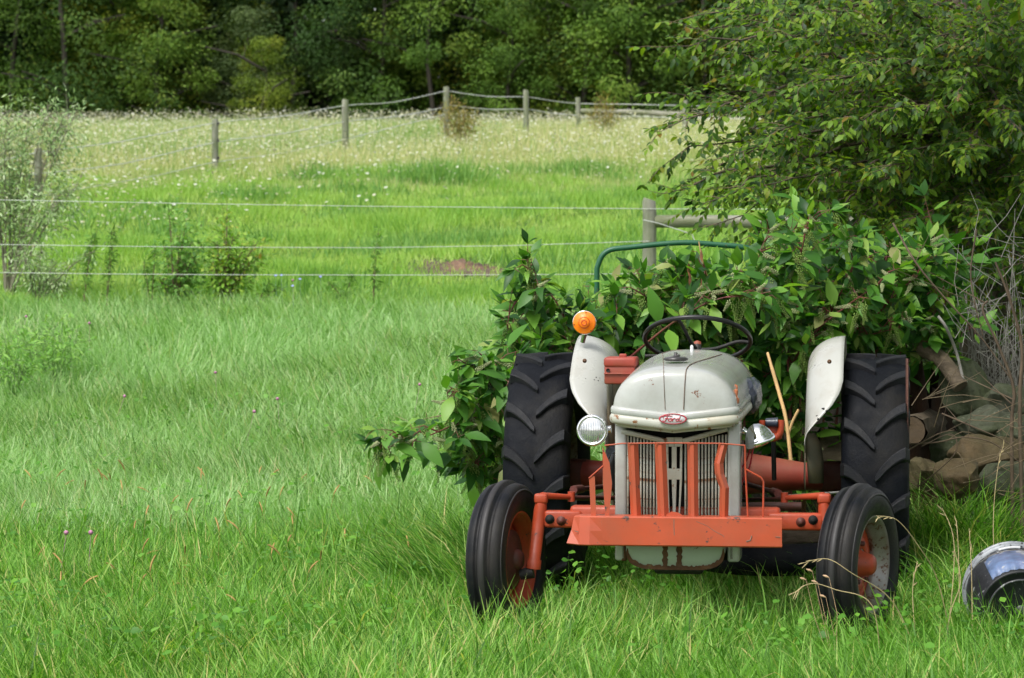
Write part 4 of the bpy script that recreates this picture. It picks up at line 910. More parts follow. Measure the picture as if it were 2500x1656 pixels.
def limb(px0, py0, Y0, px1, py1, Y1, sag, r0, n=14, outer=.25, dens=1.0, ls=.070):
    a, c = at(px0, py0, Y0), at(px1, py1, Y1); m = (a+c)/2+Vector((0, 0, sag)); pts = [a.lerp(m, t).lerp(m.lerp(c, t), t) for t in np.linspace(0, 1, n)]
    pts = [p+Vector((random.gauss(0, .02), random.gauss(0, .03), random.gauss(0, .02))) for p in pts]
    lb_.tube(pts, [r0*(1-.88*i/(n-1)) for i in range(n)], 6, caps=False); Ltot = sum((pts[i+1]-pts[i]).length for i in range(n-1))
    nt_ = int(Ltot*(1-outer)/.055*dens)
    for k in range(nt_):
        t = outer+(1-outer)*(k+random.random())/nt_; f = t*(n-1); i = min(int(f), n-2); q = pts[i].lerp(pts[i+1], f-i); d = (pts[i+1]-pts[i]).normalized()
        o = Vector((random.gauss(0, 1), random.gauss(0, 1), random.gauss(0, .8))); o = (o-d*o.dot(d)).normalized()
        twig(q, d*.9+o*.75, (.11+.36*(1-t)**.8)*random.uniform(.7, 1.3), random.randint(6, 10), ls, MBk=tb_)
    twig(pts[-1], pts[-1]-pts[-2], .22, 6, ls, MBk=tb_)
TIPS = [(1615, 118, 20.2), (1650, 70, 20.8), (1700, 40, 21), (1642, 235, 20.3), (1612, 312, 19.8), (1625, 395, 20), (1632, 462, 19.7), (1700, 505, 19.7),
        (1680, 430, 20.6), (1760, 545, 19.6), (1740, 480, 20.4), (1830, 570, 19.4), (1880, 540, 20), (1960, 545, 19.3), (1760, 20, 21.2), (1840, -20, 21.3), (1760, 130, 20.4), (1780, 260, 20), (1800, 380, 19.6), (1850, 460, 19.4), (2040, 560, 19.2), (2150, 600, 19), (2250, 560, 19),
        (1900, 330, 19), (1950, 200, 19), (1900, 90, 19.6), (2000, 30, 19.4), (2080, 140, 18.8), (2050, 300, 18.8), (2000, 430, 19), (2150, 420, 18.6), (2200, 260, 18.6), (2250, 90, 18.8), (2350, 200, 18.4), (2350, 380, 18.4), (2400, 520, 18.6), (2300, 640, 18.8), (2480, 300, 18.4), (2420, 60, 18.6), (2500, 650, 18.8), (2150, -30, 19.2), (2530, 120, 18.5), (2530, 470, 18.6)]
for i, (px, py, Y) in enumerate(TIPS):
    sx = 2400+random.uniform(-60, 160); sy = py*.55+random.uniform(-60, 120)+60
    far = px < 1900
    limb(sx, sy, 21.3+random.uniform(-.6, .5), px, py, Y, random.uniform(.10, .32) if far else random.uniform(.0, .2), .022, 16, .15, .85 if far else 1.25)
# inner crown: dense leafy twigs through the volume behind
for k in range(1650):
    py = random.uniform(-60, 760); lx = 1750+max(0, (py-420))*1.1+ (0 if py > 60 else 60); px = lx+(2580-lx)*random.random()**.7; Y = random.uniform(19.6, 24.5)
    twig(at(px, py, Y), Vector((random.gauss(-.3, .6), random.gauss(-.3, .6), random.gauss(.1, .5))), random.uniform(.25, .45), 10, .076, MBk=tb_)
for k in range(9):
    x0 = 2410+random.uniform(-50, 120); p = atg(x0, 21.3+random.uniform(-.4, .5)); q = at(2380+k*28-40, -160, 21.5+random.uniform(-.5, .5)); m = p.lerp(q, .5)+Vector((random.uniform(-.2, .2), 0, 0))
    lb_.tube(bez([p, m, q], 5), [.06-.003*i for i in range(11)], 8)
# unseen crown added above the frame, shading the stones and right rear wheel
nc = 0
while nc < 1700:
    x, y = random.uniform(1.25, 6.5), random.uniform(10.8, 20); lo = EYE+640/FP*y+.25
    if (x-1.2) < .25*(y-12)-.2 or random.random() > min(1, (x-1.0)/1.3): continue
    nc += 1; twig(Vector((x, y, random.uniform(lo, lo+1.5))), Vector((random.gauss(-.3, .6), random.gauss(-.3, .6), random.gauss(0, .4))), random.uniform(.4, .7), 13, .11, MBk=tb_)
for k in range(6):
    y = 13.5+k*1.2; lb_.tube(bez([Vector((3.3, 21.4, 3.6)), Vector((3.6, (y+21)/2, 4.6)), Vector((2.2+.3*k, y, EYE+640/FP*y+.6))], 5), [.05-.004*i for i in range(11)], 6)
TI = oak.matrix_basis.inverted()
def pl(o, root): o.matrix_basis = root.matrix_basis.inverted(); return o
pl(lb_.build('limbs', m_limb, oak, recalc=False), oak); pl(tag(tb_.build('twigs', m_twig, oak, recalc=False), kind='stuff'), oak)
P, D, Nn, S = (np.array([tuple(v) for v in q]) if not isinstance(q[0], float) else np.array(q) for q in (LP, LD, LN, LS))
foliage(oak, P, D, Nn, S, tmE, m_leafT, 300, tmE2)
# dark thicket behind it, joined
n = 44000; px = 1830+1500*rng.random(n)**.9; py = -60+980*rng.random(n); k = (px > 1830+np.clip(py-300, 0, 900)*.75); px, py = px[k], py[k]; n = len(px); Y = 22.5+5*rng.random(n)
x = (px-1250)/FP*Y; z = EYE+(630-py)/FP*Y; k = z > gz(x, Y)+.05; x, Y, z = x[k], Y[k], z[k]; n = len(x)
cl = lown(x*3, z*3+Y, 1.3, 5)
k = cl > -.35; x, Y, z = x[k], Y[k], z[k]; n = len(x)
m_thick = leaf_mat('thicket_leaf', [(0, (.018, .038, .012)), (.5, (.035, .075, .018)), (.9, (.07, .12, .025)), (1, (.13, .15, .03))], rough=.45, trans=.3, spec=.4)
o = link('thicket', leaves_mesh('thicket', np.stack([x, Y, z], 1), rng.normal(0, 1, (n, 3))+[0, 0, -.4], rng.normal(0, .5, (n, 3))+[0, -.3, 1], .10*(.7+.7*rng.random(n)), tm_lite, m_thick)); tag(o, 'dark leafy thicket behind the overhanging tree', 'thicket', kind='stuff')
# ------------------------------------------------------------------ pokeweed
m_poke = leaf_mat('pokeweed_leaf', [(0, (.022, .075, .018)), (.3, (.050, .155, .025)), (.6, (.100, .265, .036)), (.85, (.21, .42, .055)), (.96, (.28, .44, .09)), (1, (.34, .33, .14))], rough=.40, trans=.38, spec=.35, tmul=(1.25, 1.45, .35))
m_straw_ = surf('straw_cane', (.50, .34, .15), .75, var=.25, vscale=10)
m_cane = surf('pokeweed_cane', (.22, .035, .055), .4, var=.4, vscale=10, dirt=(.14, .10, .04), dirt_amt=.8)
m_berry = surf('green_berries', (.17, .26, .05), .45, var=.4, vscale=40); m_cream = surf('cream_blossom', (.36, .40, .20), .7, var=.25, vscale=40)
tmP = leaf_template(.44, 5, .16, .30); tmP2 = [leaf_template(.46, 4, .16, .30), leaf_template(.36, 4, .30, .62), leaf_template(.52, 4, .05, .12), leaf_template(.40, 4, .22, -.15)]
def raceme(seed, mat, L=.13, r=.011, br=.0055):
    r_ = random.Random(seed); b = MB(); b.tube([(0, 0, 0), (0, .004, -L*.5), (0, .0, -L)], [.0022, .002, .001], 4)
    n = 46
    for i in range(n):
        t = i/n; rr = r*(1.25-.85*t); a = i*2.4; c = Vector((rr*math.cos(a), rr*math.sin(a), -L*.12-L*.88*t)); s = br*(1.1-.5*t)
        b.add([c+Vector(v)*s for v in ((1, 0, 0), (-1, 0, 0), (0, 1, 0), (0, -1, 0), (0, 0, 1), (0, 0, -1))], [(0, 2, 4), (2, 1, 4), (1, 3, 4), (3, 0, 4), (2, 0, 5), (1, 2, 5), (3, 1, 5), (0, 3, 5)], True)
    return b.mesh('berry_cluster', mat)
me_r = [raceme(1, m_berry), raceme(2, m_berry, .16), raceme(3, m_cream, .09, .008, .005), raceme(4, m_cream, .11, .009, .005)]
def pokeweed(name_label, base, canes, fill, ls=.20, seed=1):
    random.seed(seed); root = empty('pokeweed', base, label=name_label, cat='shrub', group='pokeweed plants behind the tractor')
    P, D, Nn, S = [], [], [], []; cb = MB(); RC = []
    def gone(q):
        px, py = 1250+q[0]/q[1]*FP, 630+(EYE-q[2])/q[1]*FP
        return (1322 < px < 1505 and py < 668) or (1500 <= px < 1600 and py < 618) or (px < 1185 and py < 835) or (px < 1090 and py < 985) or (px < 1260 and py < 585) or (1590 <= px < 1800 and py < 590)
    def lf(q, d, s, dr=.5):
        if gone(q) or gone(q+Vector(d)*s): return
        P.append(tuple(q)); D.append(tuple(d)); Nn.append((random.gauss(0, .35), random.gauss(-.45, .35), 1)); S.append(s)
    def shoot(pts, r, step, s0, t0):
        if r < .008 and gone(pts[-1]): return
        n = len(pts); cum = [0]
        for i in range(n-1): cum.append(cum[-1]+(pts[i+1]-pts[i]).length)
        cb.tube(pts, [r*(1-.8*c/cum[-1]) for c in cum], 6, caps=False); Lt = cum[-1]; s = Lt*t0; k = 0
        while s < Lt:
            i = max(j for j in range(n) if cum[j] <= s); i = min(i, n-2); q = pts[i].lerp(pts[i+1], (s-cum[i])/max(cum[i+1]-cum[i], 1e-6)); dd = (pts[i+1]-pts[i]).normalized(); k += 1
            a = k*2.2+random.gauss(0, .3); u = dd.orthogonal().normalized(); v = dd.cross(u); out = u*math.cos(a)+v*math.sin(a)
            d = (out*.9+dd*.45+Vector((0, -.15, random.gauss(-.15, .35)))).normalized(); pet = .035
            cb.tube([q, q+out*pet], [.0022, .0016], 3, caps=False)
            lf(q+out*pet, d, s0*random.uniform(.45, 1.15)*(1.05-.35*s/Lt))
            if random.random() < .42: RC.append((q, random.choice([0, 0, 1, 2, 3]), random.random()))
            s += step*random.uniform(.7, 1.3)
        for j in range(4):
            d = ((pts[-1]-pts[-2]).normalized()+Vector((random.gauss(0, .5), random.gauss(0, .5), random.gauss(.1, .3)))).normalized(); lf(pts[-1], d, s0*random.uniform(.4, .7))
    for pts, r in canes:
        W_ = bez([at(*p) for p in pts], 7); shoot(W_, r, .05, ls, .18)
        n = len(W_)
        for i in range(int(n*.3), n-1, 2):
            d = (W_[min(i+1, n-1)]-W_[i]).normalized(); o = Vector((random.gauss(0, 1), random.gauss(-.4, .8), random.gauss(.25, .6))).normalized(); L = random.uniform(.12, .30)*(1.1-.5*i/n)
            e = W_[i]+(d*.5+o*.7).normalized()*L+Vector((0, 0, -.02)); shoot([W_[i], W_[i].lerp(e, .5)+Vector((0, 0, .025)), e], r*.45, .048, ls*.92, .2)
    for (x0, x1, y0, y1, Y0, Y1, nf) in fill:
        for _ in range(nf):
            q = at(random.uniform(x0, x1), random.uniform(y0, y1), random.uniform(Y0, Y1))
            if q.z < float(gz(q.x, q.y))+.05: continue
            e = q+Vector((random.gauss(0, .10), random.gauss(-.05, .12), random.gauss(.05, .12)))
            shoot([q, q.lerp(e, .5)+Vector((0, 0, .02)), e], .003, .045, ls*.95, .1)
    o = cb.build('canes', m_cane, root, recalc=False); pl(o, root)
    foliage(root, P, D, Nn, S, tmP, m_poke, 300, tmP2)
    RC.sort(key=lambda a: a[0].y+random.random()*.5)
    for q, k, t in RC[:170]:
        q = q+Vector((0, -.05, -.02))
        o = link('berry_cluster', me_r[k], root, q-root.location, (random.gauss(0, .35), random.gauss(0, .35) if k < 2 else random.uniform(.6, 2.2), t*6.28))
    return root
gY = lambda px, Y: (px, 630+(EYE-float(gz((px-1250)/FP*Y, Y)))*FP/Y, Y)
pokeweed('pokeweed with a long low branch reaching left past the rear wheel', atg(1330, 16.9),
 [([gY(1330, 16.9), (1290, 1060, 16.6), (1235, 1012, 16.3), (1150, 1022, 16.1), (1040, 1066, 15.9), (965, 1080, 15.8), (905, 1078, 15.8)], .011),
  ([gY(1320, 16.9), (1270, 1030, 16.5), (1210, 960, 16.3), (1150, 900, 16.2), (1140, 890, 16.1)], .010),
  ([gY(1310, 16.9), (1260, 1000, 16.5), (1200, 900, 16.3), (1185, 880, 16.2)], .010),
  ([gY(1340, 16.9), (1325, 960, 16.7), (1330, 880, 16.7), (1300, 790, 16.7), (1308, 730, 16.6), (1300, 680, 16.6), (1285, 635, 16.5)], .012),
  ([gY(1350, 17), (1380, 960, 16.8), (1400, 850, 16.8), (1370, 760, 16.8), (1330, 700, 16.8), (1290, 670, 16.8)], .012),
  ([gY(1300, 16.8), (1240, 1090, 16.5), (1170, 1060, 16.2), (1105, 1000, 16.1), (1090, 950, 16)], .009),
  ([gY(1300, 16.8), (1230, 1130, 16.5), (1180, 1140, 16.3), (1140, 1110, 16.2)], .009),
  ([gY(1320, 16.8), (1280, 900, 16.6), (1240, 800, 16.6), (1260, 730, 16.6)], .009)],
 [(1140, 1260, 900, 1180, 16.2, 17.2, 55), (1250, 1480, 800, 1000, 16.7, 17.4, 34)], seed=21)
pokeweed('broad bushy pokeweed right behind the steering wheel', atg(1620, 17.2),
 [([gY(1500+40*i, 17.4), (1500+45*i, 1000, 17.2), (a, 820, 17.2), (c, e, 17.1), (f, g, 16.9)], .012) for i, (a, c, e, f, g) in enumerate(((1480, 1450, 830, 1430, 790), (1540, 1520, 800, 1500, 725), (1590, 1590, 780, 1570, 705), (1640, 1650, 780, 1640, 690), (1700, 1720, 770, 1710, 680), (1740, 1790, 740, 1800, 650), (1600, 1540, 820, 1440, 770), (1700, 1760, 810, 1850, 740)))]
 +[([(1530, 880, 16.9), (1640, 790, 16.7), (1740, 735, 16.6), (1830, 720, 16.6), (1900, 740, 16.6)], .008)],
 [(1400, 1880, 735, 1000, 17.1, 18.1, 170), (1520, 1850, 690, 750, 16.9, 17.6, 40)], seed=22)
pokeweed('tall dark pokeweed with red canes in front of the overhanging tree', atg(1980, 17.4),
 [([gY(1930, 17.3), (1930, 950, 17.1), (1945, 870, 17), (1990, 810, 16.9), (2070, 745, 16.9), (2150, 690, 16.9)], .014),
  ([gY(1925, 17.3), (1925, 900, 17.1), (1900, 800, 17), (1870, 720, 17), (1850, 640, 17), (1880, 560, 17)], .013),
  ([gY(1960, 17.3), (1980, 880, 17.2), (2030, 760, 17.1), (2080, 660, 17), (2110, 580, 17)], .012),
  ([gY(2020, 17.5), (2060, 880, 17.4), (2150, 760, 17.2), (2230, 680, 17.1), (2290, 620, 17.1)], .012),
  ([gY(2080, 17.6), (2150, 880, 17.4), (2250, 800, 17.2), (2310, 740, 17.2)], .012),
  ([gY(1960, 17.3), (1950, 800, 17.1), (1940, 700, 17), (1960, 600, 16.9), (1975, 530, 16.8)], .012),
  ([gY(1990, 17.4), (2030, 860, 17.2), (2120, 820, 17.1), (2200, 800, 17)], .010),
  ([gY(2060, 17.5), (2150, 820, 17.3), (2250, 730, 17.2), (2340, 660, 17.2)], .010)],
 [(1820, 2330, 620, 900, 17.2, 18.4, 230), (1840, 1980, 880, 1060, 17.2, 18, 35)], seed=23)
m_wither = surf('withered_leaf', (.13, .055, .02), .85, var=.4, vscale=30)
pb = bpy.data.objects['pokeweed.001']
for i, (px, py) in enumerate(((1712, 608), (1704, 622), (1718, 640), (1722, 660), (1712, 674), (1682, 640), (1676, 655), (1686, 668), (1728, 684))):
    V, F = leaf_template(.22, 4, .5, .5); q = at(px, py, 16.85); b = MB(); M_ = Matrix.Rotation(i*1.3, 3, 'Z') @ Matrix.Rotation(R(-100+i*5), 3, 'X'); b.add([M_ @ (Vector(v)*.085)+q for v in V], F, True); pl(b.build('withered_leaf', m_wither, pb, recalc=False), pb)
b = MB(); b.tube(bez([at(1706, 590, 16.9), at(1716, 640, 16.9), at(1735, 700, 16.95), at(1752, 770, 17)], 4), .004, 5); pl(b.build('withered_cane', m_straw_, pb), pb)
# ------------------------------------------------------------------ shrubs along the near fence
def bushy(name, label, cat, px, Y, stems, nleaf, ls, mat, spread, tm=None, tw=m_twig, wid=None, group=None, seed=5, top=.25):
    # stems: tips in pixels at depth Y
    random.seed(seed); root = empty(name, atg(px, Y), label=label, cat=cat, group=group); b = MB(); P, D, Nn, S = [], [], [], []
    for (tx_, ty_, dY) in stems:
        a = atg(px+random.uniform(-6, 6), Y); c = at(tx_, ty_, Y+dY); m = a.lerp(c, .55)+Vector(((c.x-a.x)*-.18, 0, .06)); pts = [a.lerp(m, t).lerp(m.lerp(c, t), t) for t in np.linspace(0, 1, 9)]
        b.tube(pts, [.016*(1-.85*i/8)*wid for i in range(9)] if wid else [.014*(1-.85*i/8) for i in range(9)], 5, caps=False)
        for k in range(nleaf):
            t = top+(1-top)*random.random()**.8; f = t*8; i = min(int(f), 7); q = pts[i].lerp(pts[i+1], f-i); o = Vector((random.gauss(0, 1), random.gauss(0, 1), random.gauss(0, .8))).normalized(); L = spread*random.random()**.7
            e = q+o*L*(1.15-.5*t)
            if k % 6 == 0: b.tube([q, e], [.003, .0015], 3, caps=False)
            if name == 'olive_tree' and 76 < 1250+e.x/e.y*FP < 114 and 350 < 630+(EYE-e.z)/e.y*FP < 445: continue
            P.append(tuple(e)); D.append((o.x+random.gauss(0, .5), o.y+random.gauss(0, .5), o.z+random.gauss(-.1, .5))); Nn.append((random.gauss(0, .5), random.gauss(-.3, .5), 1)); S.append(ls*random.uniform(.6, 1.2))
    pl(b.build('stems', tw, root, recalc=False), root); P, D, Nn, S = map(np.array, (P, D, Nn, S))
    o = link('foliage', leaves_mesh('foliage', P, D, Nn, S, tm or tmE2, mat), root); o['kind'] = 'stuff'; pl(o, root); return root
m_olive = leaf_mat('olive_leaf', [(0, (.14, .26, .08)), (.4, (.27, .42, .15)), (.8, (.43, .57, .27)), (.96, (.56, .65, .42)), (1, (.42, .32, .10))], rough=.5, trans=.25, spec=.4, tmul=(1, 1.1, .7))
m_otw = surf('olive_twig', (.20, .19, .13), .85, var=.3)
m_shrub = leaf_mat('shrub_leaf', [(0, (.10, .22, .03)), (.4, (.18, .36, .04)), (.75, (.28, .48, .06)), (.96, (.38, .46, .07)), (1, (.42, .26, .06))], rough=.45, trans=.35, spec=.35)
m_shrub2 = leaf_mat('green_shrub_leaf', [(0, (.10, .24, .05)), (.5, (.18, .38, .08)), (.85, (.27, .49, .11)), (1, (.36, .54, .14))], rough=.5, trans=.35, spec=.3)
m_bindw = leaf_mat('dark_shrub_leaf', [(0, (.035, .085, .025)), (.5, (.06, .14, .04)), (.85, (.10, .20, .05)), (1, (.17, .26, .07))], rough=.45, trans=.3, spec=.35)
tmN = leaf_template(.28, 3, .1, .2)
bushy('olive_tree', 'silvery green small tree at the left edge crossing the wires', 'tree', 20, 33.6,
      [(x_, y_, random.uniform(-.6, .6)) for x_, y_ in ((-30, 260), (20, 270), (70, 290), (120, 255), (165, 262), (190, 268), (150, 300), (190, 450), (30, 420), (-20, 500), (10, 330), (-40, 380), (150, 470), (60, 560))], 420, .070, m_olive, .46, tmN, m_otw, .9, seed=31, top=.42)
bushy('olive_tree', 'low silvery green bush leaning at the foot of the left tree', 'shrub', 90, 32.9,
      [(x_, y_, random.uniform(-.3, .3)) for x_, y_ in ((60, 620), (100, 600), (140, 640), (160, 690), (235, 610), (80, 660), (120, 680))], 210, .055, m_olive, .30, tmN, m_otw, .8, seed=32, top=.35)
bushy('leafy_shrub', 'dark leafy shrub with a tall spire on the near fence line', 'shrub', 425, 33.2,
      [(x_, y_, random.uniform(-.25, .25)) for x_, y_ in ((412, 510), (400, 600), (440, 570), (470, 585), (490, 600), (385, 680), (430, 640), (460, 660), (480, 640), (455, 540))], 150, .062, m_shrub2, .30, None, m_twig, .9, seed=33, top=.12)
bushy('leafy_shrub', 'yellow green leafy sapling on the near fence line', 'shrub', 545, 33.2,
      [(x_, y_, random.uniform(-.25, .25)) for x_, y_ in ((548, 545), (530, 590), (570, 575), (600, 600), (630, 590), (640, 620), (520, 640), (560, 640), (600, 660), (580, 610), (555, 510))], 150, .062, m_shrub, .28, None, m_twig, 1.1, seed=34, top=.28)
m_weed = leaf_mat('tall_weed_leaf', [(0, (.08, .19, .03)), (.5, (.15, .32, .05)), (1, (.26, .43, .08))], rough=.5, trans=.3)
for i, (px, tips, lab) in enumerate(((205, [(225, 580), (238, 560)], 'thin leaning weed stalk right of the silvery bush'), (262, [(275, 550), (280, 565)], 'tall leafy weed spire between the silvery bush and the shrubs'),
        (905, [(925, 560), (915, 600)], 'single tall weed stalk in front of the bare pasture patch'), (620, [(690, 700), (660, 690)], 'sprawling weed beside the yellow green sapling'), (845, [(800, 690), (860, 668)], 'bent weed lying left of the tall single stalk'), (372, [(350, 640), (380, 600)], 'narrow leaved weed left of the dark shrub'))):
    bushy('weed_plant', lab, 'weed', px, 32.7, [(a, c, 0) for a, c in tips], 110, .075, m_weed, .055, tmN, m_weed_s if False else m_twig, .5, seed=50+i, top=.12)
m_weed2 = leaf_mat('bluish_weed_leaf', [(0, (.16, .36, .08)), (.5, (.25, .48, .11)), (1, (.36, .58, .16))], rough=.6, trans=.4, spec=.2)
m_weed_tw = surf('weed_stem', (.14, .24, .07), .7)
m_golden = leaf_mat('goldenrod', [(0, (.16, .17, .035)), (.5, (.26, .24, .05)), (1, (.38, .27, .08))], rough=.7, trans=.3)
bushy('brown_bush', 'brownish yellow bush in front of the far corner post', 'shrub', 1122, 62.5, [(x_, y_, random.uniform(-.3, .3)) for x_, y_ in ((1085, 262), (1100, 245), (1120, 248), (1140, 260), (1150, 280), (1075, 285), (1120, 290), (1165, 290))], 240, .075, m_golden, .28, tmN, m_twig, 1.0, seed=61, top=.2)
bushy('brown_bush', 'brownish yellow bush in front of the far wooden rail', 'shrub', 1475, 65.0, [(x_, y_, random.uniform(-.3, .3)) for x_, y_ in ((1450, 258), (1465, 240), (1480, 238), (1495, 262), (1440, 280), (1500, 290))], 200, .075, m_golden, .26, tmN, m_twig, 1.0, seed=62, top=.2)
for i, (px, py, Y, w_, h_, lab) in enumerate(((130, 850, 26.5, 60, 60, 'leafy green weed clump low at the left edge of the tall grass'), (30, 870, 25.5, 50, 60, 'leafy weed clump at the left frame edge'))):
    if lab: bushy('weed_clump', lab, 'weeds', px, Y, [(px+w_*math.cos(a), py-h_*abs(math.sin(a))+10, random.uniform(-.4, .4)) for a in np.linspace(0, 3.14, 9)], 75, .070, m_weed2, .34, tmN, m_weed_tw, .3, seed=70+i, top=.3)
# foxtail seed heads, clover and chicory in the grass
m_fox = surf('foxtail', (.42, .27, .09), .8, var=.35, vscale=20); m_stem = surf('green_stem', (.14, .24, .06), .6)
b = MB(); b.tube([(0, 0, .0), (.01, 0, .25), (.02, 0, .36)], [.0012, .001, .001], 3, False); b.tube([(.02, 0, .36), (.026, 0, .375), (.04, 0, .40), (.062, 0, .425), (.07, 0, .43)], [.0015, .0042, .005, .004, .001], 6, False); me_fx = b.mesh('foxtail', m_fox)
fx = MB()
fv = [Vector(v.co) for v in me_fx.vertices]; ff = [tuple(p.vertices) for p in me_fx.polygons]
for k in range(60):
    px = random.choice([random.gauss(250, 150), random.gauss(560, 200), random.uniform(0, 1100)]); Y = random.uniform(14.0, 19.5); p = atg(px, Y)-Vector((0, 0, .07)); M_ = Matrix.Rotation(random.uniform(0, 6.28), 3, 'Z') @ Matrix.Rotation(random.gauss(.25, .3), 3, 'Y'); s_ = random.uniform(.75, 1)
    fx.add([M_ @ (v*s_)+p for v in fv], ff, True)
tag(fx.build('foxtail_seed_heads', m_fox, recalc=False), 'orange brown foxtail seed heads scattered through the green grass', 'seed heads', kind='stuff')
m_clov = surf('clover_pink', (.50, .22, .36), .8, var=.3, vscale=80); m_chic = surf('chicory_blue', (.36, .42, .70), .8, var=.2)
V_, F_ = ico(2, 3, .2, 3, (.013, .013, .012)); b = MB(); b.add([(v[0], v[1], v[2]+.36) for v in V_], F_, True); b.tube([(0, 0, 0), (0, 0, .36)], .0012, 3); me_cl = b.mesh('clover', m_clov)
CL = ['left one of the two nearest pink clover heads', 'right one of the two nearest pink clover heads', 'pink clover head straight left of the low pokeweed branch', 'pink clover head just below and left of the one by the branch', 'pink clover head alone in the middle of the hay grass', 'pink clover head beside the weeds at the left frame edge', 'pink clover head between the left weeds and the sapling', 'pink clover head beside the blue chicory blooms', 'pink clover head above the foxtails at left', 'pink clover head closest to the pokeweed leaves']
for k, (px, py) in enumerate(((137, 1400), (210, 1400), (685, 1020), (590, 1045), (530, 965), (42, 850), (218, 868), (720, 760), (265, 1010), (1005, 990))):
    Y = np.interp(py, [760, 890, 1040, 1300, 1420], [32, 27, 22.2, 17, 15.3]); p = atg(px, float(Y)); tag(link('clover_flower', me_cl, None, p, (0, random.gauss(0, .2), 0)), CL[k], 'flower', 'pink clover heads in the grass')
b = MB(); b.lathe([(.36, .001), (.355, .02), (.362, .021)], 9, 'Z'); b.tube([(0, 0, 0), (0, 0, .36)], .0012, 3); me_ch = b.mesh('chicory', m_chic)
HL_ = ['rightmost of the blue chicory blooms by the near fence', 'leftmost blue chicory bloom by the near fence', 'lowest and nearest of the blue chicory blooms', 'upper blue chicory bloom next to the leftmost one', 'middle one of the blue chicory blooms']
for k, (px, py) in enumerate(((785, 762), (676, 754), (717, 797), (690, 744), (735, 770))):
    Y = np.interp(py, [740, 890], [32.4, 27]); p = atg(px, float(Y)); tag(link('chicory_flower', me_ch, None, p+Vector((0, 0, .1)), (R(30), 0, 0), (.75, .75, 1)), HL_[k], 'flower', 'blue chicory blooms by the near fence')
# ------------------------------------------------------------------ green hoop, sticks, logs, stones, bucket
random.seed(99)
m_hoop = surf('green_enamel', (.015, .10, .045), .4, var=.2, vscale=8, chip=(.20, .07, .04), chip_amt=.32, chip_scale=8, dirt=(.03, .14, .07), dirt_amt=.5)
def single(name, mb, mat, label, cat, group=None, **k): return tag(mb.build(name, mat, None, **k), label, cat, group)
b = MB(); b.tube(bez([gY_ for gY_ in [at(1456, 1000, 18.3), at(1457, 700, 18.3), at(1461, 645, 18.3), at(1484, 613, 18.3), at(1540, 604, 18.3), at(1660, 593, 18.3), at(1740, 597, 18.3), at(1830, 607, 18.3), at(1930, 640, 18.3), at(1945, 700, 18.3), at(1948, 1000, 18.3)]], 6), .0165, 10)
single('metal_hoop', b, m_hoop, 'bent green metal tube frame rising out of the pokeweed', 'metal frame')
m_drys = surf('dry_cane', (.62, .40, .17), .7, var=.25, vscale=5, bump=.2)
b = MB(); b.tube(bez([at(1874, 862, 16.4), at(1885, 900, 16.35), at(1905, 970, 16.3), at(1920, 1030, 16.25), at(1932, 1136, 16.2)], 5), [.008]*5+[.010]*16, 8); single('dry_cane', b, m_drys, 'yellow dry cane leaning between the hood and right fender', 'stick')
b = MB(); b.tube(bez([at(1950, 1000, 16.6), at(1935, 1030, 16.6), at(1925, 1060, 16.6)], 4), .008, 6); single('dry_cane', b, m_drys, 'short yellow dry cane behind the longer leaning one', 'stick')
m_white_st = surf('bleached_twig', (.30, .285, .26), .8, var=.25, vscale=8)
b = MB(); b.tube(bez([at(2290, 772, 16.9), at(2310, 800, 16.9), at(2335, 860, 17), at(2352, 930, 17)], 5), .0085, 7); single('bleached_stick', b, m_white_st, 'pale bleached stick standing above the stone pile', 'stick')
# dead standing stems
b = MB()
for k in range(75):
    px = random.uniform(2350, 2560); Y = random.uniform(17.4, 18.2); p = atg(px, Y); h = random.uniform(.9, 1.75); lean = random.gauss(-.05, .10)
    q = p+Vector((lean*h, random.gauss(0, .1), h)); m = p.lerp(q, .5)+Vector((random.gauss(0, .04), 0, 0)); b.tube(bez([p, m, q], 3), [random.uniform(.003, .0075)*(1-.1*i) for i in range(7)], 4, False)
    for j in range(3):
        s_ = p.lerp(q, random.uniform(.4, .95)); e = s_+Vector((random.gauss(0, .14), random.gauss(0, .1), random.uniform(.05, .28))); b.tube([s_, s_.lerp(e, .5)+Vector((0, 0, .02)), e], [.003, .0022, .0014], 3, False)
single('dead_stems', b, m_white_st, 'thicket of pale dead stems standing at the right edge', 'dead stems', recalc=False)['kind'] = 'stuff'
b = MB()
for k in range(55):
    px, py = random.uniform(2330, 2520), random.uniform(560, 900); Y = random.uniform(16.6, 17.4); s_ = at(px, py, Y); a = random.uniform(-.9, .9)+random.choice([0, 1.57]); e = s_+Vector((math.sin(a), random.gauss(0, .2), math.cos(a)))*random.uniform(.1, .45); b.tube([s_, s_.lerp(e, .5)+Vector((random.gauss(0, .02), 0, random.gauss(0, .02))), e], [.0025, .002, .0012], 3, False)
single('dead_twigs', b, m_white_st, 'tangle of fine grey twigs hanging above the dead stems', 'twigs', recalc=False)['kind'] = 'stuff'
m_bstem = surf('brown_sapling', (.12, .085, .055), .8, var=.3, vscale=9)
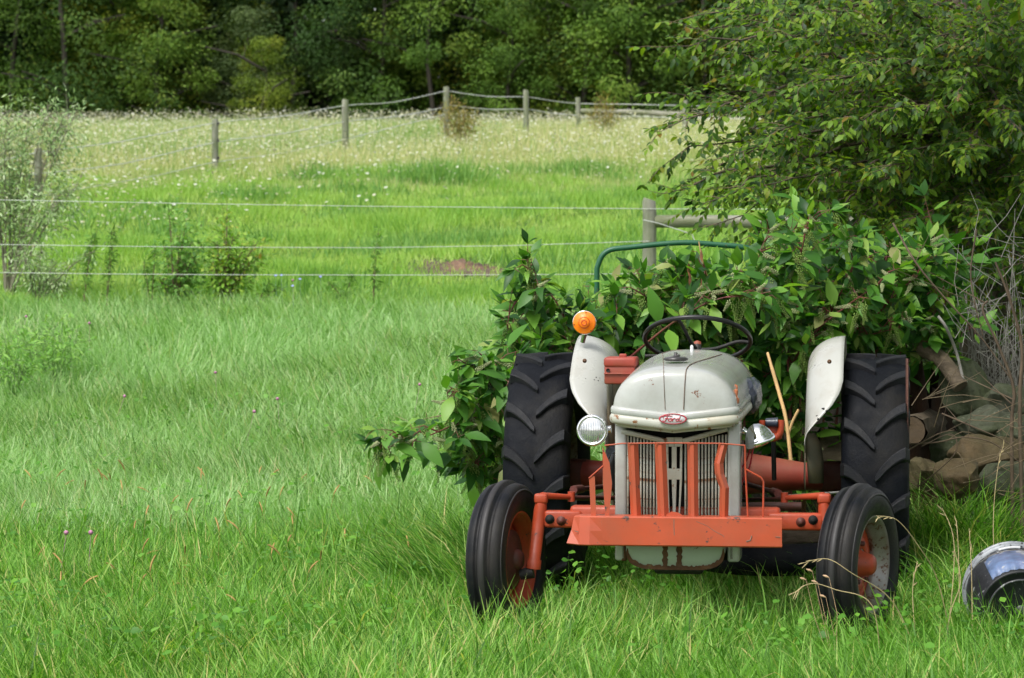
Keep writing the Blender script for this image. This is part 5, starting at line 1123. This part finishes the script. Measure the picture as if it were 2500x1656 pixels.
SAP = [([(2180, 545, 16.6), (2235, 640, 16.5), (2300, 720, 16.5), (2400, 830, 16.5), (2470, 930, 16.5)], .006, 'long thin brown stem arching from the tree to the right edge'),
       ([(2385, 560, 16.4), (2370, 660, 16.4), (2380, 740, 16.4), (2400, 820, 16.4)], .005, 'thin reddish stem rising above the dead stems'),
       ([gY(2475, 16.2), (2470, 1050, 16.2), (2475, 950, 16.2), (2440, 850, 16.2), (2400, 760, 16.2), (2412, 735, 16.2)], .011, 'brown sapling stem in front of the stone pile'),
       ([gY(2500, 16.1), (2490, 1000, 16.1), (2495, 850, 16.1), (2465, 730, 16.1), (2430, 640, 16.1)], .012, 'thicker brown sapling stem at the right frame edge'),
       ([(2240, 1190, 16.0), (2330, 1110, 15.9), (2322, 1060, 15.9), (2250, 1090, 15.9)], .004, 'bent dry grass stalk beside the right rear wheel'),
       ([(2220, 1085, 16.1), (2290, 1080, 16), (2350, 1068, 16), (2420, 1080, 16), (2490, 1130, 16)], .005, 'tan twig lying across the mossy stones'),
       ([(2300, 1010, 16.1), (2370, 1040, 16), (2450, 1075, 16), (2500, 1110, 16)], .005, 'greenish twig slanting down over the stones'),
       ([(2215, 1100, 16.0), (2290, 1060, 16), (2330, 1050, 16)], .004, 'short tan twig crossing beside the log end')]
for pts, r, lab in SAP:
    W_ = bez([at(*p) for p in pts], 5); b = MB(); b.tube(W_, [r*(1-.5*i/(len(W_)-1)) for i in range(len(W_))], 6)
    for k in range(5 if r > .01 else 1):
        i = random.randrange(2, len(W_)-1); e = W_[i]+Vector((random.gauss(0, .15), random.gauss(0, .05), random.uniform(.05, .3))); b.tube([W_[i], e], [r*.5, .001], 4, False)
    single('dry_sapling' if r > .0055 else 'dry_twig', b, m_bstem, lab, 'dry twig')
m_stone = surf('mossy_stone', (.065, .068, .05), .95, var=.5, vscale=14, dirt=(.045, .06, .02), dirt_amt=1.2, bump=1.0, bscale=34, chip=(.16, .17, .12), chip_amt=.35, chip_scale=16)
m_stone2 = surf('orange_stone', (.085, .055, .025), .95, var=.5, vscale=14, dirt=(.08, .07, .03), dirt_amt=1.1, bump=1.0, bscale=34, chip=(.15, .12, .055), chip_amt=.32, chip_scale=16)
def rock(px, py, Y, rx, ry, rz, seed, mat, label):
    V_, F_ = ico(5, seed, .10, 2.0, (rx*1.08, ry, rz*1.08), .012, 13); b = MB(); p = at(px, py, Y); b.add([Vector(v)+p for v in V_], F_, True); return single('stone', b, mat, label, 'stone')
rock(2362, 950, 17.2, .155, .15, .16, 11, m_stone, 'rounded grey green stone at the top left of the pile')
rock(2452, 985, 17.1, .17, .15, .13, 12, m_stone, 'pale lumpy stone at the top right of the pile')
rock(2415, 1045, 17.0, .17, .15, .12, 13, m_stone, 'lichen speckled stone in the middle of the pile')
rock(2480, 1060, 16.9, .15, .15, .13, 14, m_stone, 'mossy stone at the right frame edge above the orange rock')
rock(2420, 1120, 16.8, .20, .15, .14, 15, m_stone2, 'orange brown rock low in the stone pile')
rock(2335, 1165, 16.5, .14, .12, .11, 16, m_stone2, 'small tan boulder in the grass below the stone pile')
rock(2480, 1180, 16.6, .18, .14, .14, 17, m_stone, 'dark mossy rock low at the right frame edge')
rock(2250, 1160, 16.9, .13, .12, .11, 18, m_stone2, 'brown rock half hidden right of the rear wheel')
rock(2330, 1090, 17.3, .16, .14, .12, 19, m_stone, 'shaded stone behind the crossing twigs')
rock(2150, 1240, 17.2, .18, .14, .13, 25, m_stone, 'stone hidden in shade behind the right rear wheel')
m_logb = surf('log_bark', (.17, .13, .085), .9, var=.5, vscale=7, dirt=(.06, .045, .03), dirt_amt=.9, bump=1.0, bscale=16, vec_scale=(1, 3, 3))
m_logend = surf('log_end', (.11, .07, .033), .85, var=.3, vscale=5, dirt=(.05, .04, .03), dirt_amt=1.1, bump=.4, bscale=60)
def log(p0, p1, r, label, seed=0, mat=None):
    root = empty('log', (p0+p1)/2, label=label, cat='log', group='firewood logs behind the tractor'); r_ = random.Random(seed); a, c = p0-root.location, p1-root.location; n = 22
    d = (c-a).normalized(); u = d.orthogonal().normalized(); v = d.cross(u); rows = []
    for i in range(13):
        q = a.lerp(c, i/12); rows.append([q+(u*math.cos(2*math.pi*k/n)+v*math.sin(2*math.pi*k/n))*r*(1+.06*math.sin(k*2.2+seed+i*.3)+.05*math.sin(k*5+i)+r_.uniform(-.04, .04)) for k in range(n)]); rows[-1].append(rows[-1][0])
    b = MB(); b.grid(rows); b.build('bark', mat or m_logb, root)
    for q, s in ((a, -1), (c, 1)):
        b = MB(); b.tube([q+d*s*.001, q+d*s*.006], r*.9, 20); b.build('cut_face', m_logend, root)
    return root
log(at(2225, 1052, 16.9), at(2300, 1030, 17.9), .085, 'sawn log with a stained end facing out beside the rear wheel', 1)
log(at(1990, 1110, 17.4), at(2110, 1130, 17.4), .15, 'thick rough barked log between the right fender and wheel', 2)
log(at(1880, 1135, 17.6), at(1990, 1110, 17.6), .10, 'dark log behind the axle housing', 3, surf('dark_log', (.03, .026, .022), .9, var=.4, bump=.8, bscale=18))
log(at(1850, 1312, 15.9), at(2080, 1312, 15.9), .055, 'fibrous log lying under the tractor beside the front axle', 4)
log(at(1795, 1090, 17.3), at(1885, 1170, 17.3), .035, 'split board leaning behind the radiator', 5, surf('split_wood', (.30, .22, .12), .85, var=.3))
log(at(2120, 1050, 17.9), at(2120, 960, 18.0), .12, 'upright log in the gap by the right wheel', 6)
m_rot = surf('rotten_wood', (.085, .034, .016), .9, var=.5, vscale=5, dirt=(.02, .013, .008), dirt_amt=1.1, bump=1.0, bscale=12, vec_scale=(3, 3, .7))
b = MB(); rows = []
for i in range(15):
    t = i/14; c = atg(2270-30*t, 17.6)+Vector((0, 0, .02+.98*t)); rows.append([c+Vector((math.cos(a)*(.25-.13*t)*(1+.22*math.sin(a*5+t*2)), math.sin(a)*(.22-.1*t), (.16*math.sin(a*3+1)+.10*math.sin(a*7))*(t > .8)*1.0)) for a in np.linspace(0, 2*math.pi, 29)])
b.grid(rows); single('rotten_stump', b, m_rot, 'rotten reddish brown tree stump behind the right rear wheel', 'stump')
b = MB(); W_ = bez([at(2250, 850, 17.2), at(2300, 880, 17.1), at(2345, 945, 17.0)], 4); b.tube(W_, .045, 10); single('dead_branch', b, m_logb, 'thick dead branch leaning from the stump to the stones', 'branch')
m_core = surf('dark_soil', (.05, .038, .025), .95, var=.5, vscale=6, bump=.8, bscale=20)  # dark brown bank soil, varied by noise
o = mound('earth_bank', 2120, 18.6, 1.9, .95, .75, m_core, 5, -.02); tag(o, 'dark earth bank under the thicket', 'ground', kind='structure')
b = MB()
for k in range(34):
    px, py = random.uniform(2215, 2520), random.uniform(960, 1210); Y = random.uniform(15.9, 16.5); s_ = at(px, py, Y); a = random.gauss(1.4, .7); e = s_+Vector((math.sin(a), random.gauss(0, .3), math.cos(a)))*random.uniform(.15, .5); m = s_.lerp(e, .5)+Vector((0, 0, random.uniform(-.03, .05)))
    b.tube(bez([s_, m, e], 3), [.003, .0027, .0025, .002, .0018, .0013, .001], 4, False)
single('fallen_twigs', b, surf('tan_twig', (.20, .15, .09), .8, var=.4), 'loose tan twigs and straw fallen across the stones', 'twigs', recalc=False)['kind'] = 'stuff'
# old tyre lying flat, rusty plate, bucket
b = MB(); p = at(1890, 1352, 15.75); prof = []
for k in range(20):
    a = 2*math.pi*k/20; prof.append((.085*math.sin(a)*(1 if abs(math.sin(a)) < .8 else .95), .34+.10*math.cos(a)))
b.lathe(prof, 56, 'Z', p, closed=True); single('old_tyre', b, m_rubber, 'old black tyre lying flat in the grass under the tractor', 'tyre')
b = MB(); p0, p1 = at(2214, 876, 15.25), at(2215, 1310, 15.25); b.rbox((p0+p1)/2, (.008, .05, p0.z-p1.z), .002); single('steel_sheet', b, surf('rusty_sheet', (.11, .045, .03), .7, var=.4, vscale=12, bump=.3), 'thin rusty steel sheet upright against the right rear wheel', 'steel sheet')
bk = empty('bucket', at(2470, 1450, 13.7), label='battered black bucket lying on its side at the lower right corner', cat='bucket')
a_, c_ = at(2470, 1438, 14.0), at(2494, 1494, 13.66); ax = (c_-a_).normalized(); M_ = ax.to_track_quat('Z', 'X').to_matrix(); L_ = (c_-a_).length; off = a_-bk.location
m_buck = surf('black_bucket', (.016, .017, .020), .45, var=.3, vscale=8, chip=(.30, .31, .32), chip_amt=.40, chip_scale=16, bump=.2)
m_buck2 = surf('scuffed_base', (.05, .052, .056), .4, var=.4, chip=(.35, .36, .37), chip_amt=.5, chip_scale=30)
m_lip = surf('scuffed_lip', (.33, .35, .38), .45, var=.3, vscale=14, chip=(.02, .02, .02), chip_amt=.55, chip_scale=24)
b = MB(); b.lathe([(.0, .213), (.10, .209), (L_, .188), (L_+.004, .184), (L_+.003, .176), (L_-.001, .173), (L_-.001, .001)], 64, 'Z', off, M=M_); b.build('body', m_buck, bk)
b = MB(); b.lathe([(L_-.001, .150), (L_+.004, .148), (L_+.004, .142), (L_-.001, .140)], 56, 'Z', off, M=M_); b.lathe([(L_-.001, .03), (L_+.006, .026), (L_+.006, .001)], 24, 'Z', off, M=M_); b.build('base_ring', m_buck2, bk)
for z0 in (.0, .038):
    b = MB(); b.lathe([(z0, .209), (z0, .224), (z0+.012, .225), (z0+.014, .209)], 64, 'Z', off, M=M_); b.build('rim_ring', m_lip, bk)
m_lab = surf('torn_label', (.14, .21, .38), .45, var=.45, vscale=9, chip=(.42, .42, .45), chip_amt=.60, chip_scale=9, dirt=(.16, .07, .07), dirt_amt=.6)
up = M_.inverted() @ Vector((0, 0, 1)); a0 = math.atan2(up.y, up.x); rows = []
for i in range(27):
    a = a0+R(-58+100*i/26); zz = .10+.015*math.sin(i*1.3); rows.append([M_ @ Vector((r*math.cos(a), r*math.sin(a), z))+off for z, r in ((zz, .2115), (.2, .2055), (L_-.018-.01*math.sin(i*2.1), .1910))])
b = MB(); b.grid(rows); b.build('label', m_lab, bk, solid=.001)
b = MB(); b.tube([M_ @ Vector((.215*math.cos(a0+t), .215*math.sin(a0+t), .085))+off+Vector((0, 0, .004)) for t in np.linspace(-.1, .35, 6)], .006, 8); b.build('handle_grip', m_badge, bk)
b = MB(); b.tube([M_ @ Vector(((.223)*math.cos(a0+t), (.223)*math.sin(a0+t), .04+.10*math.sin((t+1.6)/3.2*3.14)))+off for t in np.linspace(-1.6, 1.6, 24)], .002, 5); b.build('wire_handle', m_silver, bk)
# tall dry stalks in front
m_straw = surf('straw', (.48, .38, .20), .75, var=.25, vscale=10); m_seed = surf('seed_head', (.55, .36, .22), .8, var=.3)
ST = [([gY(2330, 13.6), (2290, 1420, 13.5), (2240, 1330, 13.4), (2190, 1270, 13.35), (2140, 1260, 13.3)], 'arching straw stalk in front of the right front tyre, topmost'),
      ([gY(2250, 13.2), (2180, 1470, 13.1), (2080, 1400, 13.0), (2020, 1365, 13.0), (1960, 1375, 13.0)], 'long straw stalk bending left across the right front tyre'),
      ([gY(2150, 13.0), (2130, 1480, 12.9), (2040, 1440, 12.9), (1980, 1425, 12.9), (1935, 1450, 12.9)], 'low straw stalk bending left below the right front tyre'),
      ([gY(2345, 13.9), (2340, 1350, 13.9), (2335, 1270, 13.9)], 'upright straw stalk just left of the bucket'),
      ([gY(2375, 13.5), (2372, 1400, 13.5), (2366, 1290, 13.5)], 'upright straw stalk touching the bucket rim'),
      ([gY(2310, 13.6), (2330, 1340, 13.6), (2300, 1240, 13.6)], 'straw stalk leaning left above the bucket'),
      ([gY(2240, 13.4), (2228, 1450, 13.4), (2240, 1370, 13.4)], 'short straw stalk right of the front tyre'),
      ([gY(2440, 14.6), (2425, 1300, 14.6), (2435, 1150, 14.6), (2452, 1080, 14.6)], 'tall straw stalk behind the bucket'),
      ([gY(2300, 13.2), (2320, 1500, 13.1), (2345, 1420, 13.1), (2330, 1340, 13.1)], 'curved straw stalk left of the bucket base')]
for pts, lab in ST:
    W_ = bez([at(*p) for p in pts], 6); b = MB(); b.tube(W_, [.0026*(1-.5*i/(len(W_)-1)) for i in range(len(W_))], 5)
    e, d = W_[-1], (W_[-1]-W_[-2]).normalized()
    for k in range(5): q = W_[-2-k]; s = q+d*.03+Vector((random.gauss(0, .008), 0, random.gauss(-.01, .012))); b.tube([q, q.lerp(s, .5), s], [.001, .003, .001], 4, False)
    single('straw_stalk', b, m_straw, lab, 'stalk')
SL = ['highest', 'leftmost', 'middle', 'rightmost', 'lowest']
for k, (px, py) in enumerate(((1975, 1392), (1960, 1413), (1988, 1420), (2016, 1407), (2008, 1455))):
    p = at(px, py, 12.95); b = MB(); b.tube([p+Vector((-.012, 0, .004)), p, p+Vector((.014, 0, -.006))], [.002, .0055, .002], 6); b.tube([p+Vector((.014, 0, -.006)), p+Vector((.05, .02, -.16)), atg(2040, 12.95)], .0012, 4)
    tag(b.build('grass_seed_head', m_seed), SL[k]+' of the pinkish seed heads before the right front tyre', 'seed head', 'pinkish seed heads by the front tyre')
